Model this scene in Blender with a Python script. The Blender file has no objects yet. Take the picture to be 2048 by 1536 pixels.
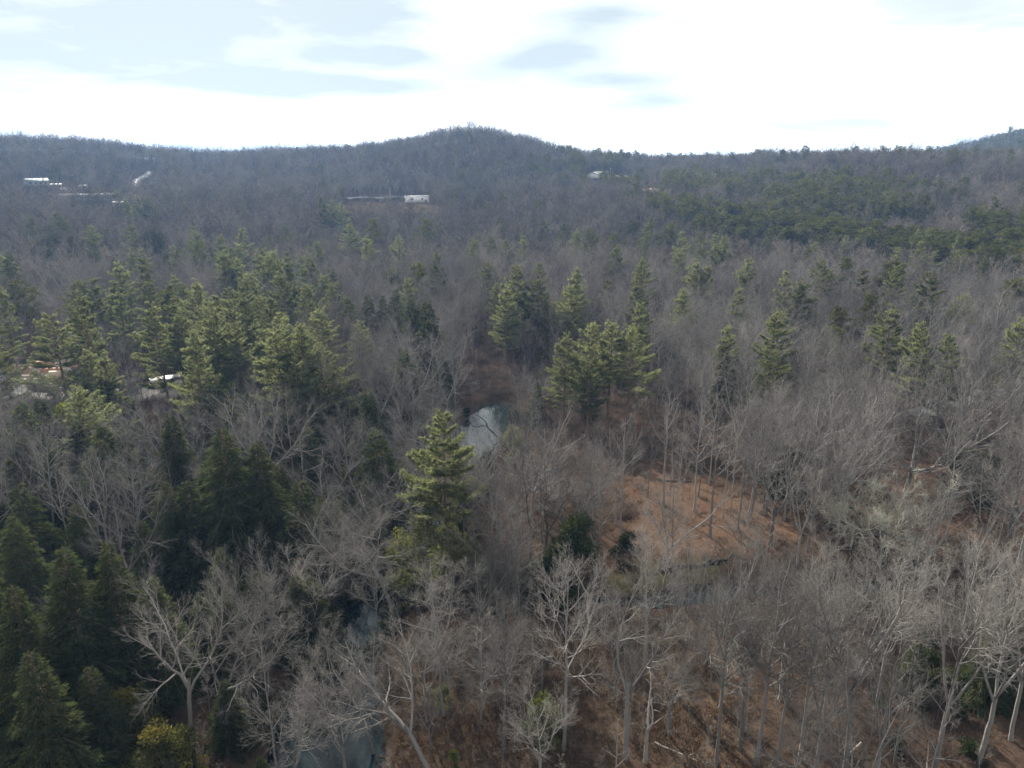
import bpy, math, random
import numpy as np

# ------------------------------------------------------------------ camera, sky, sun, exposure
scene = bpy.context.scene
C = scene.collection
cam_d = bpy.data.cameras.new('camera')
cam = bpy.data.objects.new('camera', cam_d); C.objects.link(cam)
cam_d.sensor_width = 36.0; cam_d.lens = 25.84
cam_d.clip_start = 0.5; cam_d.clip_end = 20000.0
cam.location = (0, 0, 60.0)
cam.rotation_euler = (math.radians(90 - 17.13), 0, 0)
scene.camera = cam

SUN_EL, SUN_AZ = 31.0, -24.0            # degrees; azimuth measured from straight ahead (+Y), negative to the left
SUN_STRENGTH = 5.0
SKY_STRENGTH = 0.12
AUREOLE = 1.3
EXPOSURE = 1.55

sd = bpy.data.lights.new('sun', 'SUN'); sun = bpy.data.objects.new('sun', sd); C.objects.link(sun)
sd.energy = SUN_STRENGTH; sd.angle = math.radians(0.53); sd.color = (1.0, 0.93, 0.82)
sun.rotation_euler = (math.radians(90 - SUN_EL), 0, math.radians(180.0 - SUN_AZ))
sun.location = (0, 0, 200)

def build_world():
    w = bpy.data.worlds.new('World'); scene.world = w; w.use_nodes = True
    nt = w.node_tree; N = nt.nodes; L = nt.links
    for n in list(N): N.remove(n)
    out = N.new('ShaderNodeOutputWorld'); bg = N.new('ShaderNodeBackground')
    sky = N.new('ShaderNodeTexSky'); sky.sky_type = 'NISHITA'; sky.sun_disc = False
    sky.sun_elevation = math.radians(SUN_EL); sky.sun_rotation = math.radians(SUN_AZ)
    sky.altitude = 300; sky.air_density = 1.0; sky.dust_density = 2.0; sky.ozone_density = 1.5
    tc = N.new('ShaderNodeTexCoord'); sep = N.new('ShaderNodeSeparateXYZ'); L.new(tc.outputs['Generated'], sep.inputs[0])
    def m(op, a, b=None, clamp=False):
        n = N.new('ShaderNodeMath'); n.operation = op; n.use_clamp = clamp
        for i, v in enumerate((a, b)):
            if v is None: continue
            if isinstance(v, (int, float)): n.inputs[i].default_value = v
            else: L.new(v, n.inputs[i])
        return n.outputs[0]
    az = m('MULTIPLY', m('ARCTAN2', sep.outputs[0], sep.outputs[1]), 57.2958); el = m('MULTIPLY', m('ARCSINE', sep.outputs[2]), 57.2958)
    cmb = N.new('ShaderNodeCombineXYZ'); L.new(az, cmb.inputs[0]); L.new(m('MULTIPLY', el, 4.6), cmb.inputs[1])
    def noise(scale, detail, off, rough=0.55, dist=0.0):
        mp = N.new('ShaderNodeMapping'); mp.inputs['Location'].default_value = off; L.new(cmb.outputs[0], mp.inputs[0])
        n = N.new('ShaderNodeTexNoise'); n.inputs['Scale'].default_value = scale; n.inputs['Detail'].default_value = detail
        n.inputs['Roughness'].default_value = rough; n.inputs['Distortion'].default_value = dist
        L.new(mp.outputs[0], n.inputs['Vector']); return n.outputs[0]
    big = noise(0.045, 5, CLOUD_OFF[0], 0.55, 0.4); small = noise(0.13, 4, CLOUD_OFF[1], 0.5, 0.5)
    # soft-edged grey-blue banks of cloud: azimuth, elevation, half width, half height, weight
    tot = m('MULTIPLY', m('SUBTRACT', big, 0.425), 2.3)
    for ca, ce, rx, ry, wt in BANKS:
        ex = m('MULTIPLY', m('SUBTRACT', az, ca), 1.0 / rx); ey = m('MULTIPLY', m('SUBTRACT', el, ce), 1.0 / ry)
        q = m('EXPONENT', m('MULTIPLY', m('ADD', m('MULTIPLY', ex, ex), m('MULTIPLY', ey, ey)), -1.0))
        tot = m('ADD', tot, m('MULTIPLY', q, wt))
    tot = m('ADD', tot, m('MULTIPLY', m('SUBTRACT', small, 0.5), 1.1))
    def ramp(src, stops):
        r = N.new('ShaderNodeValToRGB'); L.new(src, r.inputs[0]); e = r.color_ramp.elements
        for i, (p, c) in enumerate(stops):
            qq = e[i] if i < 2 else e.new(p)
            qq.position = p; qq.color = c
        return r.outputs[0]
    bank = ramp(tot, [(0.0, (0, 0, 0, 1)), (0.42, (0.72, 0.72, 0.72, 1)), (1.0, (1, 1, 1, 1))])
    thin = N.new('ShaderNodeMix'); thin.data_type = 'RGBA'; thin.inputs[0].default_value = 0.02
    L.new(sky.outputs[0], thin.inputs[7]); thin.inputs[6].default_value = (1.84, 2.14, 2.28, 1)
    sk = N.new('ShaderNodeVectorMath'); sk.operation = 'MULTIPLY'; sk.inputs[0].default_value = (2.9, 2.91, 2.86); sk.inputs[1].default_value = (1, 1, 1)
    # thin cloud round the veiled sun is brighter than the rest
    sv = N.new('ShaderNodeCombineXYZ'); a_, e_ = math.radians(SUN_AZ), math.radians(SUN_EL)
    for i, v in enumerate((math.sin(a_) * math.cos(e_), math.cos(a_) * math.cos(e_), math.sin(e_))): sv.inputs[i].default_value = v
    dt = N.new('ShaderNodeVectorMath'); dt.operation = 'DOT_PRODUCT'; L.new(tc.outputs['Generated'], dt.inputs[0]); L.new(sv.outputs[0], dt.inputs[1])
    glow = m('ADD', m('MULTIPLY', m('POWER', m('MAXIMUM', dt.outputs['Value'], 0.0), 9.0), AUREOLE), m('ADD', m('MULTIPLY', m('EXPONENT', m('MULTIPLY', m('MAXIMUM', el, 0.0), -1.0 / 16.0)), m('MULTIPLY', m('ADD', dt.outputs['Value'], 1.0), 0.6)), 1.0))
    gl = N.new('ShaderNodeVectorMath'); gl.operation = 'SCALE'; L.new(sk.outputs[0], gl.inputs[0]); L.new(glow, gl.inputs['Scale'])
    fin = N.new('ShaderNodeMix'); fin.data_type = 'RGBA'; L.new(bank, fin.inputs[0]); L.new(gl.outputs[0], fin.inputs[6]); L.new(thin.outputs[2], fin.inputs[7])
    L.new(fin.outputs[2], bg.inputs[0]); bg.inputs[1].default_value = SKY_STRENGTH
    L.new(bg.outputs[0], out.inputs[0])
BANKS = [(-11.5, 10.1, 5.2, 1.6, 1.25), (-23, 9.4, 8, 1.7, 0.9), (6.6, 9.2, 5.0, 1.5, 0.95), (3.0, 6.7, 4.6, 1.0, 0.9), (8.2, 5.3, 4.0, 0.7, 0.8), (11, 4.0, 3.0, 0.5, 0.7), (-29, 6.6, 15, 2.2, 1.15),
         (-15, 4.9, 11, 0.9, 0.95), (-10, 6.8, 7, 0.8, 0.7), (29, 8.4, 5.5, 1.1, 0.4)]
CLOUD_OFF = ((1.1, 5.4, 0), (2.7, 9.2, 0))
build_world()
scene.view_settings.view_transform = 'Standard'; scene.view_settings.look = 'None'
scene.view_settings.gamma = 1.0; scene.view_settings.use_curve_mapping = False
scene.view_settings.exposure = EXPOSURE
cy = scene.cycles
cy.max_bounces = 5; cy.diffuse_bounces = 2; cy.glossy_bounces = 2; cy.transmission_bounces = 3; cy.volume_bounces = 0
cy.use_denoising = True; cy.denoising_prefilter = 'NONE'; cy.use_adaptive_sampling = False; cy.filter_width = 1.6

# ------------------------------------------------------------------ terrain
CAM_H = 60.0
def ss(a, b, x):
    t = np.clip((np.asarray(x, float) - a) / (b - a), 0, 1); return t * t * (3 - 2 * t)
def seg_dist(x, y, pts):
    x = np.asarray(x, float); y = np.asarray(y, float)
    d = np.full(np.broadcast(x, y).shape, 1e9); w = np.zeros_like(d)
    for (ax, ay, aw), (bx, by, bw) in zip(pts[:-1], pts[1:]):
        L2 = (bx - ax) ** 2 + (by - ay) ** 2
        t = np.clip(((x - ax) * (bx - ax) + (y - ay) * (by - ay)) / L2, 0, 1)
        q = np.hypot(x - ax - t * (bx - ax), y - ay - t * (by - ay)); m = q < d
        d = np.where(m, q, d); w = np.where(m, aw + t * (bw - aw), w)
    return d, w
CREEK = [(-13, 20, 4.4), (-18, 45, 4.4), (-19.6, 61.6, 4.4), (-20.8, 67.7, 4.1), (-21.6, 74, 3.5), (-21.9, 81, 2.4), (-20.5, 88.5, 2.6), (-17, 95, 2.4),
         (-15.4, 104, 2.0), (-16, 115, 1.9), (-15.2, 129, 2.2), (-11, 143.5, 3.4), (-7.4, 158, 4.2), (-5.2, 170, 3.8), (-3.6, 178, 2.0), (-3, 181, 0.4)]
BROOK = [(-17.5, 94, 1.2), (-8.8, 90.5, 1.2), (1.8, 90, 1.2), (11.4, 92.6, 1.3), (18.9, 90.8, 1.6), (26.1, 94, 2.2), (33.6, 95, 1.3), (42, 93.6, 1.1), (60, 97, 1.0)]
RIDGE = [(-60, 1000, 63), (-37, 1000, 64), (-33.4, 1000, 67), (-30.8, 1000, 65), (-28, 1000, 63), (-26.3, 1000, 58), (-24.2, 1000, 54), (-22, 1000, 51), (-19.8, 1000, 50),
         (-17.8, 980, 53), (-15.4, 960, 55), (-11.8, 930, 57), (-9.7, 900, 60), (-7.1, 880, 66), (-5.3, 870, 73), (-3.1, 870, 76.5), (-0.9, 870, 73),
         (1.3, 870, 65), (3.6, 870, 55), (5.8, 880, 49), (7.6, 900, 46), (10.2, 900, 44), (16.5, 900, 45), (18.2, 850, 49), (19.9, 850, 47),
         (21.1, 800, 48), (23.7, 760, 50), (26.7, 760, 49), (29.6, 760, 47), (33.6, 760, 46), (60, 760, 46)]
RA = np.array(RIDGE)
def waves(x, y):
    return 0.5 * np.sin(x * 0.071 + 1.3) * np.cos(y * 0.063) + 0.3 * np.sin(x * 0.19 + y * 0.13) + 0.12 * np.sin(x * 0.47 - y * 0.39 + 2)
def ground_z(x, y):
    x = np.asarray(x, float); y = np.asarray(y, float)
    r = np.hypot(x, y); az = np.degrees(np.arctan2(x, np.maximum(y, 1e-3)))
    rd = np.interp(az, RA[:, 0], RA[:, 1]); zr = np.interp(az, RA[:, 0], RA[:, 2])
    z = 3.0 * ss(150, 380, r) + 21 * ss(400, 610, r) + (zr - 24) * ss(610, rd, r)
    z = z - (zr - 40) * ss(rd + 30, rd + 420, r)
    z = z + 8 * np.sin(x * 0.004 + 1) * np.cos(y * 0.003) * ss(1100, 1600, r)
    z = z + 24 * ss(2600, 3400, r) * (0.75 + 0.25 * np.sin(az * 0.9 + 2) + 0.12 * np.sin(az * 2.3))       # low far ridge
    mx = (az - 36.5) / 6.2                                                                                  # the dark mountain to the right
    z = z + 57 * np.exp(-np.abs(mx) ** 2.3) * np.exp(-((r - 1750) / 330.0) ** 2) * (r < 5000)
    z = z + waves(x, y) * (1 + 2.0 * ss(300, 700, r))
    d, w = seg_dist(x, y, CREEK)
    z = z - (1.0 + z * 0 + 2.0) * (1 - ss(w * 0.75, w + 4.5, d)) - waves(x, y) * (1 - ss(w, w + 8, d)) * 0.8
    d2, w2 = seg_dist(x, y, BROOK)
    z = np.where(d > w + 3, z - 2.2 * (1 - ss(w2 * 0.7, w2 + 1.7, d2)), z)
    z = z + 1.6 * ss(96, 101, y) * (1 - ss(104, 150, y)) * ss(14, 22, x) * (1 - ss(60, 110, x))            # the leafy bank beyond the brook
    return z

# ------------------------------------------------------------------ materials
def nodes(mat):
    mat.use_nodes = True; nt = mat.node_tree
    for n in list(nt.nodes): nt.nodes.remove(n)
    return nt, nt.nodes, nt.links
def simple(name, col, rough=0.8, var=0.15, scale=1.5, metal=0.0, coord='Object', spec=0.25):
    m = bpy.data.materials.new(name); nt, N, L = nodes(m)
    out = N.new('ShaderNodeOutputMaterial'); b = N.new('ShaderNodeBsdfPrincipled')
    tc = N.new('ShaderNodeTexCoord'); no = N.new('ShaderNodeTexNoise'); no.inputs['Scale'].default_value = scale; no.inputs['Detail'].default_value = 5
    L.new(tc.outputs[coord], no.inputs['Vector'])
    mx = N.new('ShaderNodeMix'); mx.data_type = 'RGBA'; L.new(no.outputs[0], mx.inputs[0])
    mx.inputs[6].default_value = tuple(c * (1 - var) for c in col) + (1,); mx.inputs[7].default_value = tuple(c * (1 + var) for c in col) + (1,)
    L.new(mx.outputs[2], b.inputs['Base Color']); b.inputs['Roughness'].default_value = rough; b.inputs['Metallic'].default_value = metal
    b.inputs['Specular IOR Level'].default_value = spec
    L.new(b.outputs[0], out.inputs[0]); return m
def bark(name, ca, cb, scale=0.6, lo=0.75, hi=1.3):
    """bark: two tones in blotches, each tree a little lighter or darker than the next"""
    m = bpy.data.materials.new(name); nt, N, L = nodes(m)
    out = N.new('ShaderNodeOutputMaterial'); b = N.new('ShaderNodeBsdfDiffuse')
    tc = N.new('ShaderNodeTexCoord'); no = N.new('ShaderNodeTexNoise'); no.inputs['Scale'].default_value = scale; no.inputs['Detail'].default_value = 6; no.inputs['Roughness'].default_value = 0.7
    L.new(tc.outputs['Object'], no.inputs['Vector'])
    mx = N.new('ShaderNodeMix'); mx.data_type = 'RGBA'; L.new(no.outputs[0], mx.inputs[0])
    mx.inputs[6].default_value = ca + (1,); mx.inputs[7].default_value = cb + (1,)
    oi = N.new('ShaderNodeObjectInfo'); mr = N.new('ShaderNodeMapRange'); L.new(oi.outputs['Random'], mr.inputs[0])
    mr.inputs[3].default_value = lo; mr.inputs[4].default_value = hi
    hs = N.new('ShaderNodeHueSaturation'); L.new(mx.outputs[2], hs.inputs['Color']); L.new(mr.outputs[0], hs.inputs['Value'])
    L.new(hs.outputs[0], b.inputs[0]); L.new(b.outputs[0], out.inputs[0]); return m
def leaf(name, ca, cb, trans=0.35, lo=0.75, hi=1.25, tcol=None):
    m = bpy.data.materials.new(name); nt, N, L = nodes(m)
    out = N.new('ShaderNodeOutputMaterial'); d = N.new('ShaderNodeBsdfDiffuse'); t = N.new('ShaderNodeBsdfTranslucent'); ms = N.new('ShaderNodeMixShader')
    tc = N.new('ShaderNodeTexCoord'); no = N.new('ShaderNodeTexNoise'); no.inputs['Scale'].default_value = 0.9; no.inputs['Detail'].default_value = 4; no.inputs['Roughness'].default_value = 0.75
    L.new(tc.outputs['Object'], no.inputs['Vector'])
    rp = N.new('ShaderNodeMapRange'); L.new(no.outputs[0], rp.inputs[0]); rp.inputs[1].default_value = 0.3; rp.inputs[2].default_value = 0.7
    mx = N.new('ShaderNodeMix'); mx.data_type = 'RGBA'; L.new(rp.outputs[0], mx.inputs[0])
    mx.inputs[6].default_value = ca + (1,); mx.inputs[7].default_value = cb + (1,)
    oi = N.new('ShaderNodeObjectInfo'); mr = N.new('ShaderNodeMapRange'); L.new(oi.outputs['Random'], mr.inputs[0])
    mr.inputs[3].default_value = lo; mr.inputs[4].default_value = hi
    hs = N.new('ShaderNodeHueSaturation'); L.new(mx.outputs[2], hs.inputs['Color']); L.new(mr.outputs[0], hs.inputs['Value'])
    L.new(hs.outputs[0], d.inputs[0])
    tm = N.new('ShaderNodeMix'); tm.data_type = 'RGBA'; tm.blend_type = 'MULTIPLY'; tm.inputs[0].default_value = 1; L.new(hs.outputs[0], tm.inputs[6])
    tm.inputs[7].default_value = (tcol or (1.5, 1.4, 0.7)) + (1,); L.new(tm.outputs[2], t.inputs[0])
    ms.inputs[0].default_value = trans; L.new(d.outputs[0], ms.inputs[1]); L.new(t.outputs[0], ms.inputs[2]); L.new(ms.outputs[0], out.inputs[0])
    return m
M = {
    'trunk': bark('grey_bark', (0.135, 0.127, 0.12), (0.255, 0.243, 0.23), 0.6, 0.6, 1.3),
    'twig': bark('twig_bark', (0.112, 0.104, 0.097), (0.215, 0.202, 0.189), 0.25, 0.55, 1.4),
    'farwood': bark('far_bark', (0.078, 0.069, 0.060), (0.145, 0.13, 0.114), 0.15, 0.5, 1.6),
    'pale': bark('pale_bark', (0.17, 0.155, 0.14), (0.33, 0.305, 0.28), 0.5),
    'lichen': bark('lichened_bark', (0.19, 0.19, 0.16), (0.35, 0.35, 0.295), 0.5),
    'darkbark': bark('dark_bark', (0.06, 0.052, 0.045), (0.13, 0.11, 0.095)),
    'rust': bark('pine_bark', (0.10, 0.075, 0.06), (0.19, 0.145, 0.11)),
    'brush': bark('brush_stems', (0.045, 0.034, 0.029), (0.10, 0.078, 0.064), 0.3, 0.6, 1.4),
    'hemlock': leaf('hemlock_needles', (0.022, 0.032, 0.018), (0.064, 0.078, 0.041), 0.3, 0.7, 1.35),
    'white_pine': leaf('white_pine_needles', (0.084, 0.098, 0.056), (0.196, 0.209, 0.124), 0.45, 0.6, 1.35, (1.25, 1.25, 0.85)),
    'pine': leaf('pine_needles', (0.036, 0.044, 0.019), (0.085, 0.09, 0.036), 0.35, 0.7, 1.3),
    'cedar': leaf('cedar_needles', (0.042, 0.055, 0.018), (0.09, 0.1, 0.032), 0.3),
    'lightleaf': leaf('light_leaves', (0.07, 0.082, 0.042), (0.16, 0.17, 0.095), 0.3),
    'paleleaf': leaf('pale_leaves', (0.12, 0.135, 0.09), (0.26, 0.27, 0.2), 0.25),
    'greenleaf': leaf('green_leaves', (0.06, 0.08, 0.028), (0.13, 0.15, 0.055), 0.35),
    'darkleaf': leaf('dark_leaves', (0.016, 0.024, 0.012), (0.045, 0.056, 0.026), 0.2),
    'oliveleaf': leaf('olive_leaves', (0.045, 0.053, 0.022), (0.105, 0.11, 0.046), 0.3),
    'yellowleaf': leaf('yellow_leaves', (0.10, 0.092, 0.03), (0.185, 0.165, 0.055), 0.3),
    'brightleaf': leaf('bright_leaves', (0.065, 0.085, 0.016), (0.15, 0.17, 0.03), 0.4),
    'tanleaf': leaf('tan_leaves', (0.16, 0.135, 0.095), (0.29, 0.25, 0.18), 0.3, tcol=(1.2, 1.0, 0.7)),
    'white_wall': simple('white_wall', (0.72, 0.73, 0.72), 0.6, 0.06),
    'white_metal': simple('white_metal', (0.4, 0.41, 0.42), 0.6, 0.05),
    'blue_roof': simple('blue_grey_roof', (0.13, 0.17, 0.19), 0.7, 0.12),
    'grey_wall': simple('grey_wall', (0.33, 0.34, 0.34), 0.7, 0.1),
    'tan_wall': simple('tan_wall', (0.38, 0.29, 0.2), 0.8, 0.12),
    'dark_roof': simple('dark_shingle', (0.07, 0.075, 0.08), 0.8, 0.25, 3),
    'tan_roof': simple('tan_metal_roof', (0.38, 0.28, 0.19), 0.7, 0.1),
    'glass': simple('dark_glass', (0.03, 0.035, 0.04), 0.1, 0.1),
    'door': simple('door_paint', (0.12, 0.09, 0.07), 0.5, 0.1),
    'pole': simple('pole_wood', (0.30, 0.27, 0.23), 0.8, 0.2),
    'silver': simple('silver_car_paint', (0.48, 0.49, 0.50), 0.25, 0.03, metal=0.5),
    'darkcar': simple('dark_car_paint', (0.05, 0.055, 0.065), 0.25, 0.05),
    'whitecar': simple('white_car_paint', (0.75, 0.75, 0.74), 0.25, 0.03),
    'tyre': simple('tyre_rubber', (0.025, 0.025, 0.025), 0.9, 0.2),
    'asphalt': simple('worn_asphalt', (0.12, 0.122, 0.125), 1.0, 0.2, 0.3, 0.0, 'Object', 0.0),
    'paint': simple('line_paint', (0.75, 0.74, 0.68), 0.7, 0.08),
    'steel': simple('galvanised_steel', (0.25, 0.26, 0.28), 0.75, 0.08),
    'lumber': simple('pale_lumber', (0.50, 0.42, 0.33), 0.8, 0.2, 3),
    'redlumber': simple('reddish_lumber', (0.45, 0.26, 0.18), 0.8, 0.2, 3),
    'stone': simple('bank_stone', (0.014, 0.013, 0.012), 0.9, 0.35, 1.0),
}

# ------------------------------------------------------------------ mesh helpers
class Acc:
    def __init__(s): s.V = []; s.F = []; s.n = 0
    def add(s, V, F):
        s.V.append(V.reshape(-1, 3)); s.F.append(F + s.n); s.n += V.size // 3
    def tubes(s, P, R, sides):
        K, n, _ = P.shape
        if K == 0: return
        T = np.gradient(P, axis=1); T /= np.linalg.norm(T, axis=2, keepdims=True) + 1e-9
        mean = np.abs(P[:, -1] - P[:, 0]); ref = np.zeros((K, 3)); ref[np.arange(K), np.argmin(mean, axis=1)] = 1
        A = np.cross(T, ref[:, None, :]); A /= np.linalg.norm(A, axis=2, keepdims=True) + 1e-9
        B = np.cross(T, A)
        a = np.arange(sides) * 2 * np.pi / sides
        ring = P[:, :, None, :] + R[:, :, None, None] * (np.cos(a)[None, None, :, None] * A[:, :, None, :] + np.sin(a)[None, None, :, None] * B[:, :, None, :])
        k, i, j = np.meshgrid(np.arange(K), np.arange(n - 1), np.arange(sides), indexing='ij')
        j2 = (j + 1) % sides; b = (k * n + i) * sides
        s.add(ring, np.stack([b + j, b + j2, b + sides + j2, b + sides + j], -1).reshape(-1, 4))
    def spikes(s, P0, P1, R):
        K = len(P0)
        if K == 0: return
        T = P1 - P0; T = T / (np.linalg.norm(T, axis=1, keepdims=True) + 1e-9)
        ref = np.zeros((K, 3)); ref[np.arange(K), np.argmin(np.abs(T), axis=1)] = 1
        A = np.cross(T, ref); A /= np.linalg.norm(A, axis=1, keepdims=True) + 1e-9; B = np.cross(T, A)
        a = np.arange(3) * 2 * np.pi / 3
        ring = P0[:, None, :] + R[:, None, None] * (np.cos(a)[None, :, None] * A[:, None, :] + np.sin(a)[None, :, None] * B[:, None, :])
        V = np.concatenate([ring, P1[:, None, :]], 1); b = np.arange(K)[:, None] * 4
        F = np.stack([b + np.array([[0, 1, 3]]), b + np.array([[1, 2, 3]]), b + np.array([[2, 0, 3]])], 1)
        s.add(V, F.reshape(-1, 3))
    def tris(s, V):
        s.add(V, np.arange(V.shape[0] * 3).reshape(-1, 3))
    def box(s, x0, x1, y0, y1, z0, z1):
        V = np.array([[x, y, z] for z in (z0, z1) for y in (y0, y1) for x in (x0, x1)], float)
        s.add(V, np.array([[0, 2, 3, 1], [4, 5, 7, 6], [0, 1, 5, 4], [2, 6, 7, 3], [0, 4, 6, 2], [1, 3, 7, 5]]))
    def poly(s, V, F):
        V = np.array(V, float); s.V.append(V)
        for f in F: s.F.append(np.array([f]) + s.n)
        s.n += len(V)
    def mesh(s, name, mat, smooth=True):
        me = bpy.data.meshes.new(name)
        if not s.V: return me
        V = np.concatenate(s.V).astype(np.float32)
        loops = np.concatenate([f.ravel() for f in s.F]).astype(np.int32)
        tot = np.concatenate([np.full(len(f), f.shape[1]) for f in s.F]).astype(np.int32)
        st = np.concatenate([[0], np.cumsum(tot)[:-1]]).astype(np.int32)
        me.vertices.add(len(V)); me.vertices.foreach_set('co', V.ravel())
        me.loops.add(len(loops)); me.loops.foreach_set('vertex_index', loops)
        me.polygons.add(len(tot)); me.polygons.foreach_set('loop_start', st)
        try: me.polygons.foreach_set('loop_total', tot)
        except Exception: pass
        if smooth: me.polygons.foreach_set('use_smooth', np.ones(len(tot), bool))
        me.materials.append(mat); me.update(calc_edges=True); return me
def norm(v): return v / (np.linalg.norm(v, axis=-1, keepdims=True) + 1e-9)

# ------------------------------------------------------------------ bare trees
def grow(rng, P, R, n, t0, t1, ang, dang, length, taper, npts, up, wob, rfac, rmin, horiz=0.0):
    """n children along each polyline of P: length is a factor of the parent's length, taper shortens the later ones"""
    K, m, _ = P.shape
    seg = np.diff(P, axis=1); L = np.linalg.norm(seg, axis=2).sum(1)
    s = (np.arange(n)[None] + rng.random((K, n))) / n
    t = t0 + (t1 - t0) * s; ft = np.minimum(t * (m - 1), m - 1.001); i = ft.astype(int); f = (ft - i)[..., None]
    kk = np.arange(K)[:, None]
    pos = P[kk, i] * (1 - f) + P[kk, i + 1] * f; T = norm(seg[kk, i]); rad = R[kk, i] * (1 - f[..., 0]) + R[kk, i + 1] * f[..., 0]
    ref = np.where(np.abs(T[..., 2:3]) > 0.9, np.array([1.0, 0, 0]), np.array([0, 0, 1.0]))
    A = norm(np.cross(T, ref)); B = np.cross(T, A)
    phi = 2.39996 * np.arange(n)[None] + rng.random((K, 1)) * 6.28 + rng.normal(0, 0.45, (K, n))
    a = np.radians(ang + (rng.random((K, n)) - 0.5) * 2 * dang) * (1 - 0.35 * s)
    side = np.cos(phi)[..., None] * A + np.sin(phi)[..., None] * B
    d = norm(np.cos(a)[..., None] * T + np.sin(a)[..., None] * side)
    ln = (L[:, None] * length * (1 - taper * s) * (0.7 + 0.55 * rng.random((K, n))))
    d = d.reshape(-1, 3); ln = ln.ravel(); p = pos.reshape(-1, 3); Q = [p]; st = (ln / (npts - 1))[:, None]
    for _ in range(npts - 1):
        p = p + d * st; Q.append(p)
        d = norm(d + np.array([0, 0, up]) + rng.normal(0, wob, d.shape) - np.array([0, 0, horiz]) * d[:, 2:3])
    Q = np.stack(Q, 1)
    r0 = np.maximum(np.minimum(rad.ravel() * 0.72, ln * rfac), rmin)
    return Q, r0[:, None] * np.linspace(1, 0.22, npts)[None]
BARE_KINDS = {
    #            trunk_frac stems  stem_ang  n_limb t0   limb_ang limb_len  up    wob   radius
    'straight': (0.93, 0, 0, 17, 0.42, 52, 0.36, 0.10, 0.10, 0.0092),
    'vase':     (0.40, 4, 20, 8, 0.22, 40, 0.44, 0.11, 0.10, 0.0102),
    'fork':     (0.42, 2, 16, 10, 0.40, 48, 0.36, 0.09, 0.13, 0.012),
    'wide':     (0.30, 5, 36, 9, 0.20, 46, 0.46, 0.07, 0.12, 0.015),
    'spread':   (0.26, 5, 50, 10, 0.20, 50, 0.46, 0.05, 0.17, 0.021),
    'lean':     (0.45, 3, 34, 9, 0.22, 52, 0.50, 0.04, 0.16, 0.014),
    'orn':      (0.30, 6, 44, 9, 0.15, 50, 0.44, 0.05, 0.20, 0.014),
    'thin':     (0.95, 0, 0, 12, 0.30, 55, 0.22, 0.08, 0.12, 0.0065),
}
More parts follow.
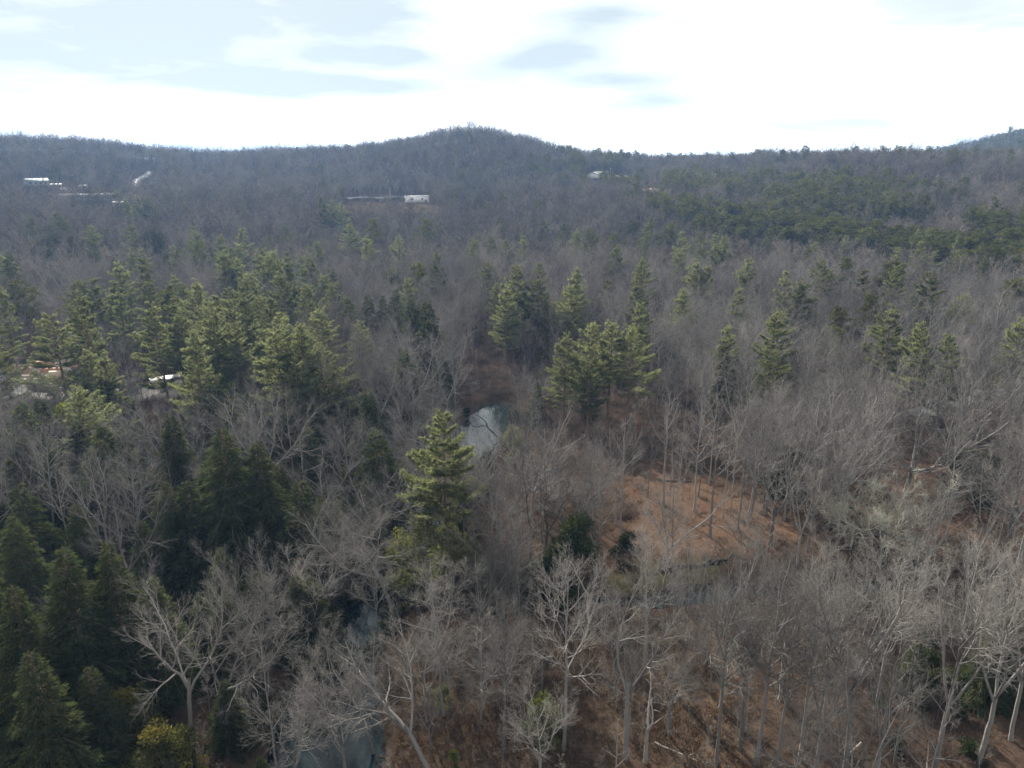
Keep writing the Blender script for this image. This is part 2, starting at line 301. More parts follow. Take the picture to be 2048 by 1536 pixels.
def bare_proto(seed, kind, level, h=22.0, trunk='trunk', twig='twig', lean=0.0, thick=1.0, limb_parts=0):
    rng = np.random.default_rng(seed)
    tf, stems, sang, nl, t0, lang, llen, up, wob, rr = BARE_KINDS[kind]
    n1, n2, n3, n4, rtw = {'near': (1.0, 9, 7, 4, 0.0062), 'mid': (0.85, 7, 5, 3, 0.0085), 'far': (0.62, 5, 5, 0, 0.042)}[level]
    sides = {'near': (9, 6, 4, 3), 'mid': (7, 5, 3, 3), 'far': (5, 3, 3, 3)}[level]
    tr = Acc(); cr = Acc(); limbs = []
    npt = 11 if level != 'far' else 5
    z = np.linspace(0, tf * h, npt); P = np.zeros((1, npt, 3)); P[0, :, 2] = z
    wand = np.cumsum(rng.normal(0, wob * 0.5, (npt, 2)), 0) * (tf * h / npt); wand -= wand[0]
    P[0, :, :2] = wand * 0.6; P[0, :, 0] += lean * (z / h) ** 1.3 * h * 1.0
    r0 = rr * h * thick; end = 0.18 if stems == 0 else 0.72
    R = (r0 * (np.linspace(1, end, npt)) )[None]; R[0, 0] *= 1.35
    tr.tubes(P, R, sides[0])
    if stems:
        ph = np.arange(stems) * 2 * np.pi / stems + rng.random() * 6 + rng.normal(0, 0.3, stems)
        a = np.radians(sang * (0.65 + 0.7 * rng.random(stems)))
        td = norm(P[0, -1] - P[0, -2])
        d = norm(td[None] * np.cos(a)[:, None] + np.stack([np.cos(ph) * np.sin(a), np.sin(ph) * np.sin(a), 0 * a], 1))
        ln = (1 - tf) * h * (0.8 + 0.3 * rng.random(stems)) / np.maximum(np.cos(a * 0.7), 0.5)
        m = 8 if level != 'far' else 4
        p = np.repeat(P[0, -1][None], stems, 0) - td * 0.4 - td * (rng.random((stems, 1)) * 0.2 * tf * h); Q = [p]
        for _ in range(m - 1):
            p = p + d * (ln / (m - 1))[:, None]; Q.append(p); d = norm(d + np.array([0, 0, up * 1.2]) + rng.normal(0, wob, d.shape))
        SP = np.stack(Q, 1); SR = (r0 * 0.55) * np.linspace(1, 0.25, m)[None] * (0.75 + 0.4 * rng.random((stems, 1)))
        if limb_parts:
            for k in range(min(stems, limb_parts)):
                la = Acc(); la.tubes(SP[k:k + 1], SR[k:k + 1], sides[1]); limbs.append(la)
            tr.tubes(SP[limb_parts:], SR[limb_parts:], sides[1])
        else: tr.tubes(SP, SR, sides[1])
        base = (SP, SR)
    else: base = (P, R)
    nl = max(5, int(round(nl * n1))); m1 = 6 if level != 'far' else 3
    L1, R1 = grow(rng, *base, nl, t0, 1.0, lang, 14, llen * (1 if stems else 1.0), 0.55, m1, up, wob, 0.026, rtw * 2)
    tr.tubes(L1, R1, sides[1])
    L2, R2 = grow(rng, L1, R1, n2, 0.2, 1.0, 40, 16, 0.56, 0.5, 5 if level != 'far' else 3, up * 0.7, wob * 1.2, 0.024 if level != 'far' else 0.02, rtw * 1.4)
    if level == 'far':
        L3, R3 = grow(rng, L2, R2, n3, 0.15, 1.0, 40, 16, 0.6, 0.35, 2, 0.05, 0.1, 0.02, rtw)
        cr.tubes(L2, R2, 3); cr.spikes(L3[:, 0], L3[:, -1], R3[:, 0])
    else:
        cr.tubes(L2, R2, sides[2])
        L3, R3 = grow(rng, L2, R2, n3, 0.15, 1.0, 38, 16, 0.55, 0.4, 4 if level == 'near' else 3, 0.04, wob * 1.2, 0.013, rtw)
        cr.tubes(L3, R3, 3)
        L4, R4 = grow(rng, L3, R3, n4, 0.15, 1.0, 36, 16, 0.6, 0.3, 2, 0.03, 0.1, 0.012, rtw * 0.75)
        cr.spikes(L4[:, 0], L4[:, -1], R4[:, 0])
    allz = np.concatenate(cr.V)[:, 2]; top = np.percentile(allz, 99.7)
    parts = [('trunk', tr.mesh('bare_trunk', M[trunk]))] + [('limb', la.mesh('bare_limb', M[trunk])) for la in limbs] + [('crown', cr.mesh('bare_crown', M[twig]))]
    return dict(h=float(top), parts=parts, kind=kind)
def snag_proto(seed, stems=2):
    rng = np.random.default_rng(seed); tr = Acc(); out = []
    P = np.zeros((1, 7, 3)); P[0, :, 2] = np.linspace(0, 4.6, 7); P[0, :, 0] = 0.12 * rng.normal(0, 1, 7).cumsum() * 0.5; P[0, 0, :2] = 0
    R = np.linspace(0.24, 0.17, 7)[None]; tr.tubes(P, R, 8); out.append(('trunk', tr.mesh('snag_trunk', M['pale'])))
    for k in range(stems):
        s = -1 if k == 0 else 1; n = 9; p = P[0, -1] - np.array([0, 0, 0.2 + 0.3 * k]); d = norm(np.array([0.55 * s, 0.2 * (k - 1), 0.85])); Q = [p]
        for _ in range(n - 1):
            p = p + d * 0.72; Q.append(p); d = norm(d + np.array([-0.05 * s, 0, 0.06]) + rng.normal(0, 0.16, 3))
        Q = np.array(Q)[None]; r = np.linspace(0.15, 0.05, n)[None]; la = Acc(); la.tubes(Q, r, 6)
        B, BR = grow(rng, Q, r, 5, 0.35, 1.0, 55, 15, 0.22, 0.3, 4, 0.05, 0.25, 0.04, 0.02); la.tubes(B, BR, 4)
        out.append(('limb', la.mesh('snag_limb', M['pale'])))
    return dict(h=10.3, parts=out, kind='snag')

# ------------------------------------------------------------------ evergreens
def leaf_tris(rng, p, d, size, width):
    side = norm(np.cross(d, rng.normal(0, 1, d.shape))); w = (size * width)[:, None]
    return np.stack([p - side * w, p + side * w, p + d * size[:, None]], 1)
def trunk_tube(h, r0, mat, name, rng, top=0.98, wob=0.05):
    a = Acc(); n = 9; P = np.zeros((1, n, 3)); P[0, :, 2] = np.linspace(0, h * top, n); P[0, :, :2] = np.cumsum(rng.normal(0, wob, (n, 2)), 0); P[0, 0, :2] = 0
    a.tubes(P, (r0 * np.linspace(1, 0.12, n))[None], 7); return a, P[0]
def hemlock_proto(seed, nleaf, h=20.0, rmax=4.0, leafm='hemlock', size=0.5, droop=0.28, lo=0.05):
    rng = np.random.default_rng(seed); tr, TP = trunk_tube(h, 0.013 * h, 'rust', 't', rng)
    nb = int(150 + nleaf * 0.008); z = lo + (0.985 - lo) * (np.arange(nb) + rng.random(nb)) / nb
    prof = np.power(1 - z, 0.86) * (0.72 + 0.28 * np.minimum(1, (z - lo) / 0.15 + 0.3))
    Lb = rmax * prof * (0.6 + 0.7 * rng.random(nb)) + 0.2
    az = 2.39996 * np.arange(nb) + rng.normal(0, 0.5, nb); el = np.radians(-8 + 38 * z ** 2 + rng.normal(0, 7, nb))
    bx = np.interp(z, np.linspace(0, 0.98, 9), TP[:, 0]); by = np.interp(z, np.linspace(0, 0.98, 9), TP[:, 1])
    B0 = np.stack([bx, by, z * h], 1); D = np.stack([np.cos(az) * np.cos(el), np.sin(az) * np.cos(el), np.sin(el)], 1)
    S = np.stack([-np.sin(az), np.cos(az), 0 * az], 1)
    t = np.linspace(0, 1, 4)[None, :, None]; BP = B0[:, None] + D[:, None] * (Lb[:, None, None] * t) - np.array([0, 0, 1.0]) * (droop * Lb[:, None, None] * t ** 2)
    tr.tubes(BP, (0.012 * Lb + 0.015)[:, None] * np.linspace(1, 0.2, 4)[None], 3)
    w = Lb ** 1.45; k = rng.choice(nb, nleaf, p=w / w.sum()); tt = np.power(rng.random(nleaf), 0.55)
    lat = rng.normal(0, 1, nleaf) * (0.16 * Lb[k] * (1.15 - tt) + 0.12)
    p = B0[k] + D[k] * (Lb[k] * tt)[:, None] + S[k] * lat[:, None]; p[:, 2] += -droop * Lb[k] * tt ** 2 - 0.35 * np.abs(lat) + rng.normal(0, 0.10, nleaf)
    d = norm(D[k] * 0.9 + S[k] * (np.sign(lat) * 0.5)[:, None] + np.array([0, 0, -0.42]) + rng.normal(0, 0.38, (nleaf, 3)))
    cr = Acc(); cr.tris(leaf_tris(rng, p, d, size * (0.6 + 0.7 * rng.random(nleaf)), np.full(nleaf, 0.22)))
    return dict(h=h, parts=[('trunk', tr.mesh('hemlock_trunk', M['rust'])), ('crown', cr.mesh('hemlock_crown', M[leafm], False))], kind='hemlock')
def white_pine_proto(seed, ntuft, h=24.0, rmax=4.6, lo=0.32, per=5, size=0.55):
    rng = np.random.default_rng(seed); tr, TP = trunk_tube(h, 0.012 * h, 'rust', 't', rng, 0.99)
    zs = []; z = lo * h
    while z < h * 0.985:
        zs.append(z); z += (0.9 + 0.9 * rng.random()) * (1.3 - 0.75 * (z / h))
    B0 = []; D = []; Lb = []
    for z in zs:
        s = (h - z) / (h * (1 - lo)); base = rmax * min(1.0, 0.05 + 1.1 * s ** 0.9) * (1 - 0.35 * s ** 3); off = rng.random() * 6.28
        for q in range(per):
            if rng.random() < 0.13: continue
            a = off + q * 6.2832 / per + rng.normal(0, 0.25); el = math.radians(32 * (1 - s) ** 2 + rng.normal(4, 6))
            B0.append((np.interp(z, np.linspace(0, .99 * h, 9), TP[:, 0]), np.interp(z, np.linspace(0, .99 * h, 9), TP[:, 1]), z + rng.normal(0, 0.4)))
            D.append((math.cos(a) * math.cos(el), math.sin(a) * math.cos(el), math.sin(el))); Lb.append(base * (0.35 + 0.8 * rng.random()) * (1.0 + 0.25 * math.sin(a * 1.0 + seed)) + 0.2)
    B0 = np.array(B0); D = np.array(D); Lb = np.array(Lb); S = norm(np.stack([-D[:, 1], D[:, 0], 0 * Lb], 1))
    t = np.linspace(0, 1, 5)[None, :, None]; sag = lambda t: -0.10 * np.sin(t * 3.1) + 0.10 * t ** 3
    BP = B0[:, None] + D[:, None] * (Lb[:, None, None] * t) + np.array([0, 0, 1.0]) * (Lb[:, None, None] * sag(t))
    tr.tubes(BP, (0.014 * Lb + 0.02)[:, None] * np.linspace(1, 0.2, 5)[None], 4)
    w = Lb ** 1.6; k = rng.choice(len(Lb), ntuft, p=w / w.sum()); tt = 0.28 + 0.74 * np.power(rng.random(ntuft), 0.7)
    lat = rng.normal(0, 1, ntuft) * (0.21 * Lb[k] * np.clip(1.35 - tt, 0.2, 1))
    p = B0[k] + D[k] * (Lb[k] * tt)[:, None] + S[k] * lat[:, None]; p[:, 2] += Lb[k] * sag(tt) + 0.03 * np.abs(lat) + rng.normal(0, 0.09, ntuft)
    cr = Acc()
    for q in range(5):
        d = norm(D[k] * 0.8 + S[k] * (np.sign(lat) * 0.35)[:, None] + np.array([0, 0, 0.18]) + rng.normal(0, 0.36, (ntuft, 3)))
        cr.tris(leaf_tris(rng, p, d, size * (0.7 + 0.6 * rng.random(ntuft)), np.full(ntuft, 0.13)))
    return dict(h=h, parts=[('trunk', tr.mesh('white_pine_trunk', M['rust'])), ('crown', cr.mesh('white_pine_crown', M['white_pine'], False))], kind='white_pine')
def pine_proto(seed, nclump, per, h=20.0, leafm='pine', rmax=3.6, lo=0.45, size=0.5):
    rng = np.random.default_rng(seed); tr, TP = trunk_tube(h, 0.012 * h, 'rust', 't', rng, 0.95, 0.12)
    nb = 34; z = lo + (0.97 - lo) * (np.arange(nb) + rng.random(nb)) / nb; s = (z - lo) / (1 - lo)
    Lb = rmax * np.sqrt(np.clip(1 - (1.25 * s - 0.35) ** 2, 0.05, 1)) * (0.6 + 0.5 * rng.random(nb)); az = 2.4 * np.arange(nb) + rng.normal(0, 0.4, nb)
    el = np.radians(8 + 40 * s + rng.normal(0, 8, nb)); D = np.stack([np.cos(az) * np.cos(el), np.sin(az) * np.cos(el), np.sin(el)], 1)
    B0 = np.stack([np.interp(z, np.linspace(0, .95, 9), TP[:, 0]), np.interp(z, np.linspace(0, .95, 9), TP[:, 1]), z * h], 1)
    t = np.linspace(0, 1, 4)[None, :, None]; BP = B0[:, None] + D[:, None] * (Lb[:, None, None] * t)
    tr.tubes(BP, (0.016 * Lb + 0.02)[:, None] * np.linspace(1, 0.3, 4)[None], 4)
    w = Lb ** 1.3; k = rng.choice(nb, nclump, p=w / w.sum()); tt = 0.4 + 0.62 * rng.random(nclump)
    c = B0[k] + D[k] * (Lb[k] * tt)[:, None] + rng.normal(0, 0.45, (nclump, 3)) * np.array([1, 1, 0.5])
    v = norm(rng.normal(0, 1, (nclump, per, 3)) + np.array([0, 0, 0.35])); rad = 0.55 * np.power(rng.random((nclump, per, 1)), 0.6)
    p = (c[:, None] + v * rad * np.array([1.25, 1.25, 0.7])).reshape(-1, 3); d = norm(v.reshape(-1, 3) + rng.normal(0, 0.4, p.shape)); n = len(p)
    cr = Acc(); cr.tris(leaf_tris(rng, p, d, size * (0.6 + 0.7 * rng.random(n)), np.full(n, 0.2)))
    return dict(h=h, parts=[('trunk', tr.mesh('pine_trunk', M['rust'])), ('crown', cr.mesh('pine_crown', M[leafm], False))], kind='pine')
def bush_proto(seed, nleaf, leafm, h=6.0, r=2.2, size=0.28, nlump=26, lo=0.12, tip=None):
    rng = np.random.default_rng(seed); tr, TP = trunk_tube(h, 0.09, 'trunk', 't', rng, 0.8, 0.12)
    u = rng.random(nlump); zc = h * (lo + (0.95 - lo) * u); rr = r * np.power(np.clip(1 - ((u - 0.32) / 0.72) ** 2, 0.03, 1), 0.6) * np.sqrt(rng.random(nlump)); a = rng.random(nlump) * 6.28
    c = np.stack([rr * np.cos(a), rr * np.sin(a), zc], 1)
    Q = np.stack([np.stack([np.zeros(nlump), np.zeros(nlump), zc * 0.45], 1), c], 1); tr.tubes(Q, np.tile([[0.04, 0.015]], (nlump, 1)), 3)
    k = rng.integers(0, nlump, nleaf); v = norm(rng.normal(0, 1, (nleaf, 3))); rad = (0.26 * r + 0.25) * np.power(rng.random((nleaf, 1)), 0.45)
    p = c[k] + v * rad * np.array([1.1, 1.1, 0.85]); d = norm(v + np.array([0, 0, 0.2]) + rng.normal(0, 0.5, p.shape))
    T = leaf_tris(rng, p, d, size * (0.6 + 0.7 * rng.random(nleaf)), np.full(nleaf, 0.3))
    parts = [('trunk', tr.mesh('bush_stem', M['trunk']))]
    cr = Acc()
    if tip:
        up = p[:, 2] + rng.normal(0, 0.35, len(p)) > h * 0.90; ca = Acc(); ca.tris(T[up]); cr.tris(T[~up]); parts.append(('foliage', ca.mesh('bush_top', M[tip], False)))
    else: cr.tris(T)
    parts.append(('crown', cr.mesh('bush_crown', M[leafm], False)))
    return dict(h=h, parts=parts, kind='bush')

# ------------------------------------------------------------------ tagging
used_labels = {}
def tag(o, label=None, cat=None, group=None, kind=None):
    if label: o['label'] = label
    if cat: o['category'] = cat
    if group: o['group'] = group
    if kind: o['kind'] = kind
    return o
def add(name, me, parent=None, loc=None, rz=0.0):
    o = bpy.data.objects.new(name, me); C.objects.link(o)
    if parent is not None: o.parent = parent
    if loc is not None: o.location = loc
    if rz: o.rotation_euler = (0, 0, rz)
    return o
def empty(name, loc, rz=0.0, label=None, cat=None, group=None):
    e = bpy.data.objects.new(name, None); C.objects.link(e); e.location = loc; e.rotation_euler = (0, 0, rz); e.empty_display_size = 0.5
    return tag(e, label, cat, group)
def gz(x, y): return float(ground_z(x, y))
def in_poly(x, y, poly):
    x = np.asarray(x, float); y = np.asarray(y, float); c = np.zeros(x.shape, bool); n = len(poly)
    for i in range(n):
        ax, ay = poly[i]; bx, by = poly[(i + 1) % n]
        m = ((ay > y) != (by > y)); xi = (bx - ax) * (y - ay) / ((by - ay) if by != ay else 1e-9) + ax
        c ^= m & (x < xi)
    return c
CLEAR = [(19, 100), (27, 99), (45, 106), (49, 110), (43, 117), (36, 128), (28, 131), (21, 116)]
CLEAR2 = [(66, 106), (84, 107), (92, 135), (78, 142), (68, 122)]
FORE = [(-15, 46), (26, 46), (26, 86), (8, 89), (-9, 88), (-15.5, 76)]
LOT = [(-154, 196), (-139, 217), (-108, 196), (-113, 180), (-128, 182)]
YARD = [(-97, 181), (-84, 184), (-86, 194), (-99, 192)]
LANE = [(112, 171), (150, 182), (175, 196), (160, 204), (120, 192)]
BANKF = [(-150, 560), (-60, 560), (-58, 592), (-140, 622)]

# ------------------------------------------------------------------ ground sheet
def axis_lines(lo, hi, a, b, step, grow_):
    out = list(np.arange(a, b + 1e-6, step)); s = step; p = b
    while p < hi: s *= grow_; p += s; out.append(p)
    s = step; p = a; pre = []
    while p > lo: s *= grow_; p -= s; pre.append(p)
    return np.array(pre[::-1] + out)
GX = axis_lines(-3000, 3000, -62, 92, 1.0, 1.042); GY = axis_lines(-300, 4200, 40, 168, 1.0, 1.032)
def build_ground():
    X, Y = np.meshgrid(GX, GY); Z = ground_z(X, Y); nx, ny = len(GX), len(GY)
    rng = np.random.default_rng(5); Z = Z + rng.normal(0, 0.07, Z.shape) * (np.hypot(X, Y) < 400)
    a = Acc(); i, j = np.meshgrid(np.arange(nx - 1), np.arange(ny - 1)); b = (j * nx + i).ravel()
    a.add(np.stack([X, Y, Z], -1), np.stack([b, b + 1, b + nx + 1, b + nx], 1))
    m = bpy.data.materials.new('forest_floor'); nt, N, L = nodes(m)
    me = a.mesh('ground', m)
    def attr(nm, v):
        at = me.attributes.new(nm, 'FLOAT', 'POINT'); at.data.foreach_set('value', v.ravel().astype(np.float32))
    def soft(poly, fade):
        d, _ = seg_dist(X, Y, [(p[0], p[1], 0) for p in poly + poly[:1]]); ins = in_poly(X, Y, poly)
        return np.where(ins, 1.0, np.clip(1 - d / fade, 0, 1))
    dc, wc = seg_dist(X, Y, CREEK); db, wb = seg_dist(X, Y, BROOK)
    attr('leaves', np.maximum(soft(CLEAR, 8), soft(CLEAR2, 8)))
    attr('straw', np.maximum(soft(FORE, 6) * 0.9, soft(BANKF, 12)))
    attr('gravel', np.maximum(np.maximum(soft(LOT, 3), soft(YARD, 3)), 0))
    attr('mud', np.maximum(1 - ss(wc + 0.5, wc + 5.0, dc), 1 - ss(wb, wb + 1.4, db)))
    attr('moss', soft([(14, 94), (26, 95.5), (30, 98), (20, 98)], 2.5) * 0.9)
    out = N.new('ShaderNodeOutputMaterial'); bs = N.new('ShaderNodeBsdfDiffuse'); bs.inputs['Roughness'].default_value = 0.8
    tc = N.new('ShaderNodeTexCoord')
    def noise(sc, det=6, rough=0.6):
        n = N.new('ShaderNodeTexNoise'); n.inputs['Scale'].default_value = sc; n.inputs['Detail'].default_value = det; n.inputs['Roughness'].default_value = rough
        L.new(tc.outputs['Object'], n.inputs['Vector']); return n.outputs[0]
    def mix(f, a_, b_):
        n = N.new('ShaderNodeMix'); n.data_type = 'RGBA'
        if isinstance(f, float): n.inputs[0].default_value = f
        else: L.new(f, n.inputs[0])
        for k, v in ((6, a_), (7, b_)):
            if isinstance(v, tuple): n.inputs[k].default_value = v + (1,)
            else: L.new(v, n.inputs[k])
        return n.outputs[2]
    def mr(src, lo, hi):
        n = N.new('ShaderNodeMapRange'); L.new(src, n.inputs[0]); n.inputs[1].default_value = lo; n.inputs[2].default_value = hi; return n.outputs[0]
    def at(nm):
        n = N.new('ShaderNodeAttribute'); n.attribute_name = nm; return n.outputs['Fac']
    def mul(a_, b_):
        n = N.new('ShaderNodeMath'); n.operation = 'MULTIPLY'; L.new(a_, n.inputs[0])
        if isinstance(b_, float): n.inputs[1].default_value = b_
        else: L.new(b_, n.inputs[1])
        return n.outputs[0]
    fine = mr(noise(2.6, 8, 0.75), 0.32, 0.68); mid = mr(noise(0.22, 5), 0.38, 0.62); patch = mr(noise(0.09, 4), 0.42, 0.6)
    base = mix(fine, (0.026, 0.019, 0.015), (0.075, 0.055, 0.043))
    red = mix(fine, (0.060, 0.036, 0.025), (0.21, 0.128, 0.085))
    straw = mix(fine, (0.080, 0.057, 0.040), (0.195, 0.145, 0.098))
    c = mix(mul(patch, 0.22), base, red)
    c = mix(at('leaves'), c, mix(mul(mid, 0.45), red, straw))
    c = mix(at('straw'), c, mix(mid, mix(0.5, red, base), straw))
    c = mix(at('moss'), c, mix(fine, (0.09, 0.08, 0.03), (0.2, 0.18, 0.07)))
    c = mix(at('mud'), c, mix(fine, (0.045, 0.036, 0.028), (0.105, 0.082, 0.062)))
    c = mix(at('gravel'), c, mix(fine, (0.38, 0.35, 0.32), (0.56, 0.52, 0.48)))
    L.new(c, bs.inputs[0]); L.new(bs.outputs[0], out.inputs[0])
    tag(add('ground', me), 'forest floor of brown leaf litter, straw and mud', kind='structure')
build_ground()

# ------------------------------------------------------------------ water
def ribbon(pts, zf, mat, name, wx=0.0, step=2.0, cols=1):
    P = np.array(pts, float); d = np.concatenate([[0], np.cumsum(np.hypot(*np.diff(P[:, :2], axis=0).T))])
    s = np.arange(0, d[-1], step); x = np.interp(s, d, P[:, 0]); y = np.interp(s, d, P[:, 1]); w = np.interp(s, d, P[:, 2]) + wx
    t = np.stack([np.gradient(x), np.gradient(y)], 1); t /= np.linalg.norm(t, axis=1, keepdims=True); nrm = np.stack([-t[:, 1], t[:, 0]], 1)
    rows = []
    for k in range(cols + 1):
        f = -1 + 2 * k / cols; xx = x + nrm[:, 0] * w * f; yy = y + nrm[:, 1] * w * f; rows.append(np.stack([xx, yy, zf(xx, yy, x, y)], 1))
    V = np.stack(rows, 1); n = len(s); a = Acc(); i, k = np.meshgrid(np.arange(n - 1), np.arange(cols), indexing='ij'); b = (i * (cols + 1) + k).ravel()
    a.add(V, np.stack([b, b + 1, b + cols + 2, b + cols + 1], 1)); return a.mesh(name, mat)
def water_mat():
    m = bpy.data.materials.new('creek_water'); nt, N, L = nodes(m)
    out = N.new('ShaderNodeOutputMaterial'); b = N.new('ShaderNodeBsdfPrincipled'); tc = N.new('ShaderNodeTexCoord')
    n1 = N.new('ShaderNodeTexNoise'); n1.inputs['Scale'].default_value = 0.35; n1.inputs['Detail'].default_value = 3; L.new(tc.outputs['Object'], n1.inputs['Vector'])
    mx = N.new('ShaderNodeMix'); mx.data_type = 'RGBA'; L.new(n1.outputs[0], mx.inputs[0]); mx.inputs[6].default_value = (0.004, 0.010, 0.0115, 1); mx.inputs[7].default_value = (0.007, 0.015, 0.017, 1)
    L.new(mx.outputs[2], b.inputs['Base Color']); b.inputs['Roughness'].default_value = 0.04; b.inputs['IOR'].default_value = 1.333
    n2 = N.new('ShaderNodeTexNoise'); n2.inputs['Scale'].default_value = 2.2; n2.inputs['Detail'].default_value = 4; L.new(tc.outputs['Object'], n2.inputs['Vector'])
    bp = N.new('ShaderNodeBump'); bp.inputs['Strength'].default_value = 0.09; bp.inputs['Distance'].default_value = 0.08; L.new(n2.outputs[0], bp.inputs['Height']); L.new(bp.outputs[0], b.inputs['Normal'])
    L.new(b.outputs[0], out.inputs[0]); return m
WATER = water_mat()
wz = lambda xx, yy, x, y: -1.35 + 3.0 * ss(150, 380, np.hypot(x, y))
tag(add('creek_water', ribbon(CREEK, wz, WATER, 'creek', 3.0)), 'dark teal creek winding between wooded banks, bright where it mirrors the sky', kind='structure')
tag(add('brook_water', ribbon(BROOK, lambda xx, yy, x, y: -1.25 + 0 * x, WATER, 'brook', 1.0, 1.5)), 'narrow side brook below the leafy bank', kind='structure')

# ------------------------------------------------------------------ roads and far places
def lift(h): return lambda xx, yy, x, y: np.maximum.reduce([ground_z(xx + a, yy + b) for a in (-9, 0, 9) for b in (-9, 0, 9)]) + h
ROAD = [(-331, 668, 3.8), (-341, 692, 3.4), (-346, 712, 3.0), (-352, 735, 2.8), (-362, 765, 2.4)]
tag(add('road', ribbon(ROAD, lift(0.3), M['asphalt'], 'road', 0, 3)), 'grey paved road bending up through the far wooded hillside', kind='structure')
tag(add('road_marking', ribbon([(x, y, 0.12) for x, y, w in ROAD], lift(0.42), M['paint'], 'road_marking', 0, 3)), 'pale centre line along the far bending road', kind='structure')
ROAD2 = [(-142, 626, 3.4), (-118, 634, 3.4), (-96, 644, 3.4), (-70, 650, 3.4)]
tag(add('highway', ribbon(ROAD2, lift(0.5), M['asphalt'], 'highway', 0, 3)), 'pale highway running along the top of the tan embankment', kind='structure')
LANE_L = [(96, 168, 2.6), (121, 180.5, 2.6), (140, 190, 2.8), (180, 200, 3.0)]
tag(add('lane', ribbon(LANE_L, lambda xx, yy, x, y: ground_z(xx, yy) + 0.25, M['asphalt'], 'lane', 0, 2, 4)), 'grey lane through the wood at the right edge', kind='structure')

def building(name, label, cat, x, y, w, d, h, rh, az, wall, roof, over=0.5, windows=3, flat=False, group=None):
    e = empty(name, (x, y, gz(x, y) - 0.2), az, label, cat, group)
    a = Acc(); a.box(-w / 2, w / 2, -d / 2, d / 2, 0, h); 
    if not flat: a.poly([(-w / 2, -d / 2, h), (-w / 2, d / 2, h), (-w / 2, 0, h + rh - 0.12), (w / 2, -d / 2, h), (w / 2, d / 2, h), (w / 2, 0, h + rh - 0.12)], [(0, 1, 2), (3, 5, 4)])
    add('wall', a.mesh(name + '_wall', M[wall], False), e)
    r = Acc(); o = over
    if flat: r.box(-w / 2 - o, w / 2 + o, -d / 2 - o, d / 2 + o, h + 0.01, h + 0.35)
    else:
        t = 0.22
        for s in (-1, 1):
            y0 = s * (d / 2 + o); z0 = h - rh * o / (d / 2); V = [(-w / 2 - o, y0, z0), (w / 2 + o, y0, z0), (w / 2 + o, 0, h + rh), (-w / 2 - o, 0, h + rh)]
            V += [(p[0], p[1], p[2] + t) for p in V]; r.poly(V, [(0, 1, 2, 3), (4, 7, 6, 5), (0, 4, 5, 1), (1, 5, 6, 2), (2, 6, 7, 3), (3, 7, 4, 0)])
    add('roof', r.mesh(name + '_roof', M[roof], False), e)
    wm = Acc(); wm.box(-0.7, 0.7, -0.05, 0.05, -0.65, 0.65); wme = wm.mesh(name + '_window', M['glass'], False)
    for k in range(windows):
        px = -w / 2 + w * (k + 0.7) / (windows + 0.4); add('window', wme, e, (px, -d / 2 - 0.04, h * 0.58))
    dm = Acc(); dm.box(-0.55, 0.55, -0.06, 0.06, 0, 2.1); add('door', dm.mesh(name + '_door', M['door'], False), e, (w * 0.36, -d / 2 - 0.05, 0.15))
    return e
def vehicle(name, label, cat, x, y, rz, paint, L_=4.6, W=1.8, H=1.5, box=False, group=None):
    e = empty(name, (x, y, gz(x, y) + 0.25), rz, label, cat, group); a = Acc(); hw = W / 2
    if box: prof = [(-L_/2, 0.45), (-L_/2, H), (L_*0.28, H), (L_*0.36, H*0.72), (L_/2, H*0.6), (L_/2, 0.45)]
    else: prof = [(-L_/2, 0.4), (-L_/2, 0.9), (-L_*0.42, 0.95), (-L_*0.30, H), (L_*0.10, H), (L_*0.24, 0.98), (L_/2 - .1, 0.85), (L_/2, 0.7), (L_/2, 0.4)]
    n = len(prof); V = [(px, -hw, pz) for px, pz in prof] + [(px, hw, pz) for px, pz in prof]
    V = [(vx, vy * (0.84 if vz > 1.2 else 1.0), vz) for vx, vy, vz in V]
    a.poly(V, [tuple(range(n)), tuple(range(2 * n - 1, n - 1, -1))]); a.poly(V, [(i, i + n, (i + 1) % n + n, (i + 1) % n) for i in range(n)])
    add('body', a.mesh(name + '_body', M[paint], False), e)
    g = Acc(); zt = H - 0.1
    if not box:
        for s in (-1, 1):
            g = Acc(); g.box(-L_*0.27, L_*0.09, s * hw * 0.93 - 0.02, s * hw * 0.93 + 0.02, 1.02, zt)
            if s < 0: add('window', g.mesh(name + '_glass', M['glass'], False), e)
    else: g.box(L_*0.10, L_*0.27, -hw * 0.95, hw * 0.95, H * 0.68, H - 0.15)
    add('window', g.mesh(name + '_glass', M['glass'], False), e)
    w = Acc(); q = np.arange(12) * 2 * np.pi / 12; r_ = 0.34
    ring = np.stack([r_ * np.cos(q), 0 * q - 0.11, r_ * np.sin(q)], 1); ring2 = ring + np.array([0, 0.22, 0])
    w.poly(np.concatenate([ring, ring2]), [tuple(range(12)), tuple(range(23, 11, -1))]); w.poly(np.concatenate([ring, ring2]), [(i, i + 12, (i + 1) % 12 + 12, (i + 1) % 12) for i in range(12)])
    wme = w.mesh(name + '_wheel', M['tyre'], False)
    for sx in (-1, 1):
        for sy in (-1, 1): add('wheel', wme, e, (sx * L_ * 0.31, sy * hw * 0.92, 0.34))
    return e
def face(x, y): return -math.atan2(x, y)
building('farmhouse', 'long blue-grey roofed house at the foot of the far left hill', 'house', -396, 634, 17, 9, 3.2, 2.4, face(-396, 634) + 0.35, 'grey_wall', 'blue_roof', windows=4)
building('trailer_home', 'small white-roofed home right of the blue-grey roofed house', 'house', -383, 637, 10, 5, 2.7, 0.8, face(-383, 637) - 0.1, 'grey_wall', 'white_metal', windows=3)
vehicle('van', 'white van parked right of the small white-roofed home', 'van', -374, 634, face(-376, 640) + 0.3, 'whitecar', 5.6, 2.1, 2.4, True)
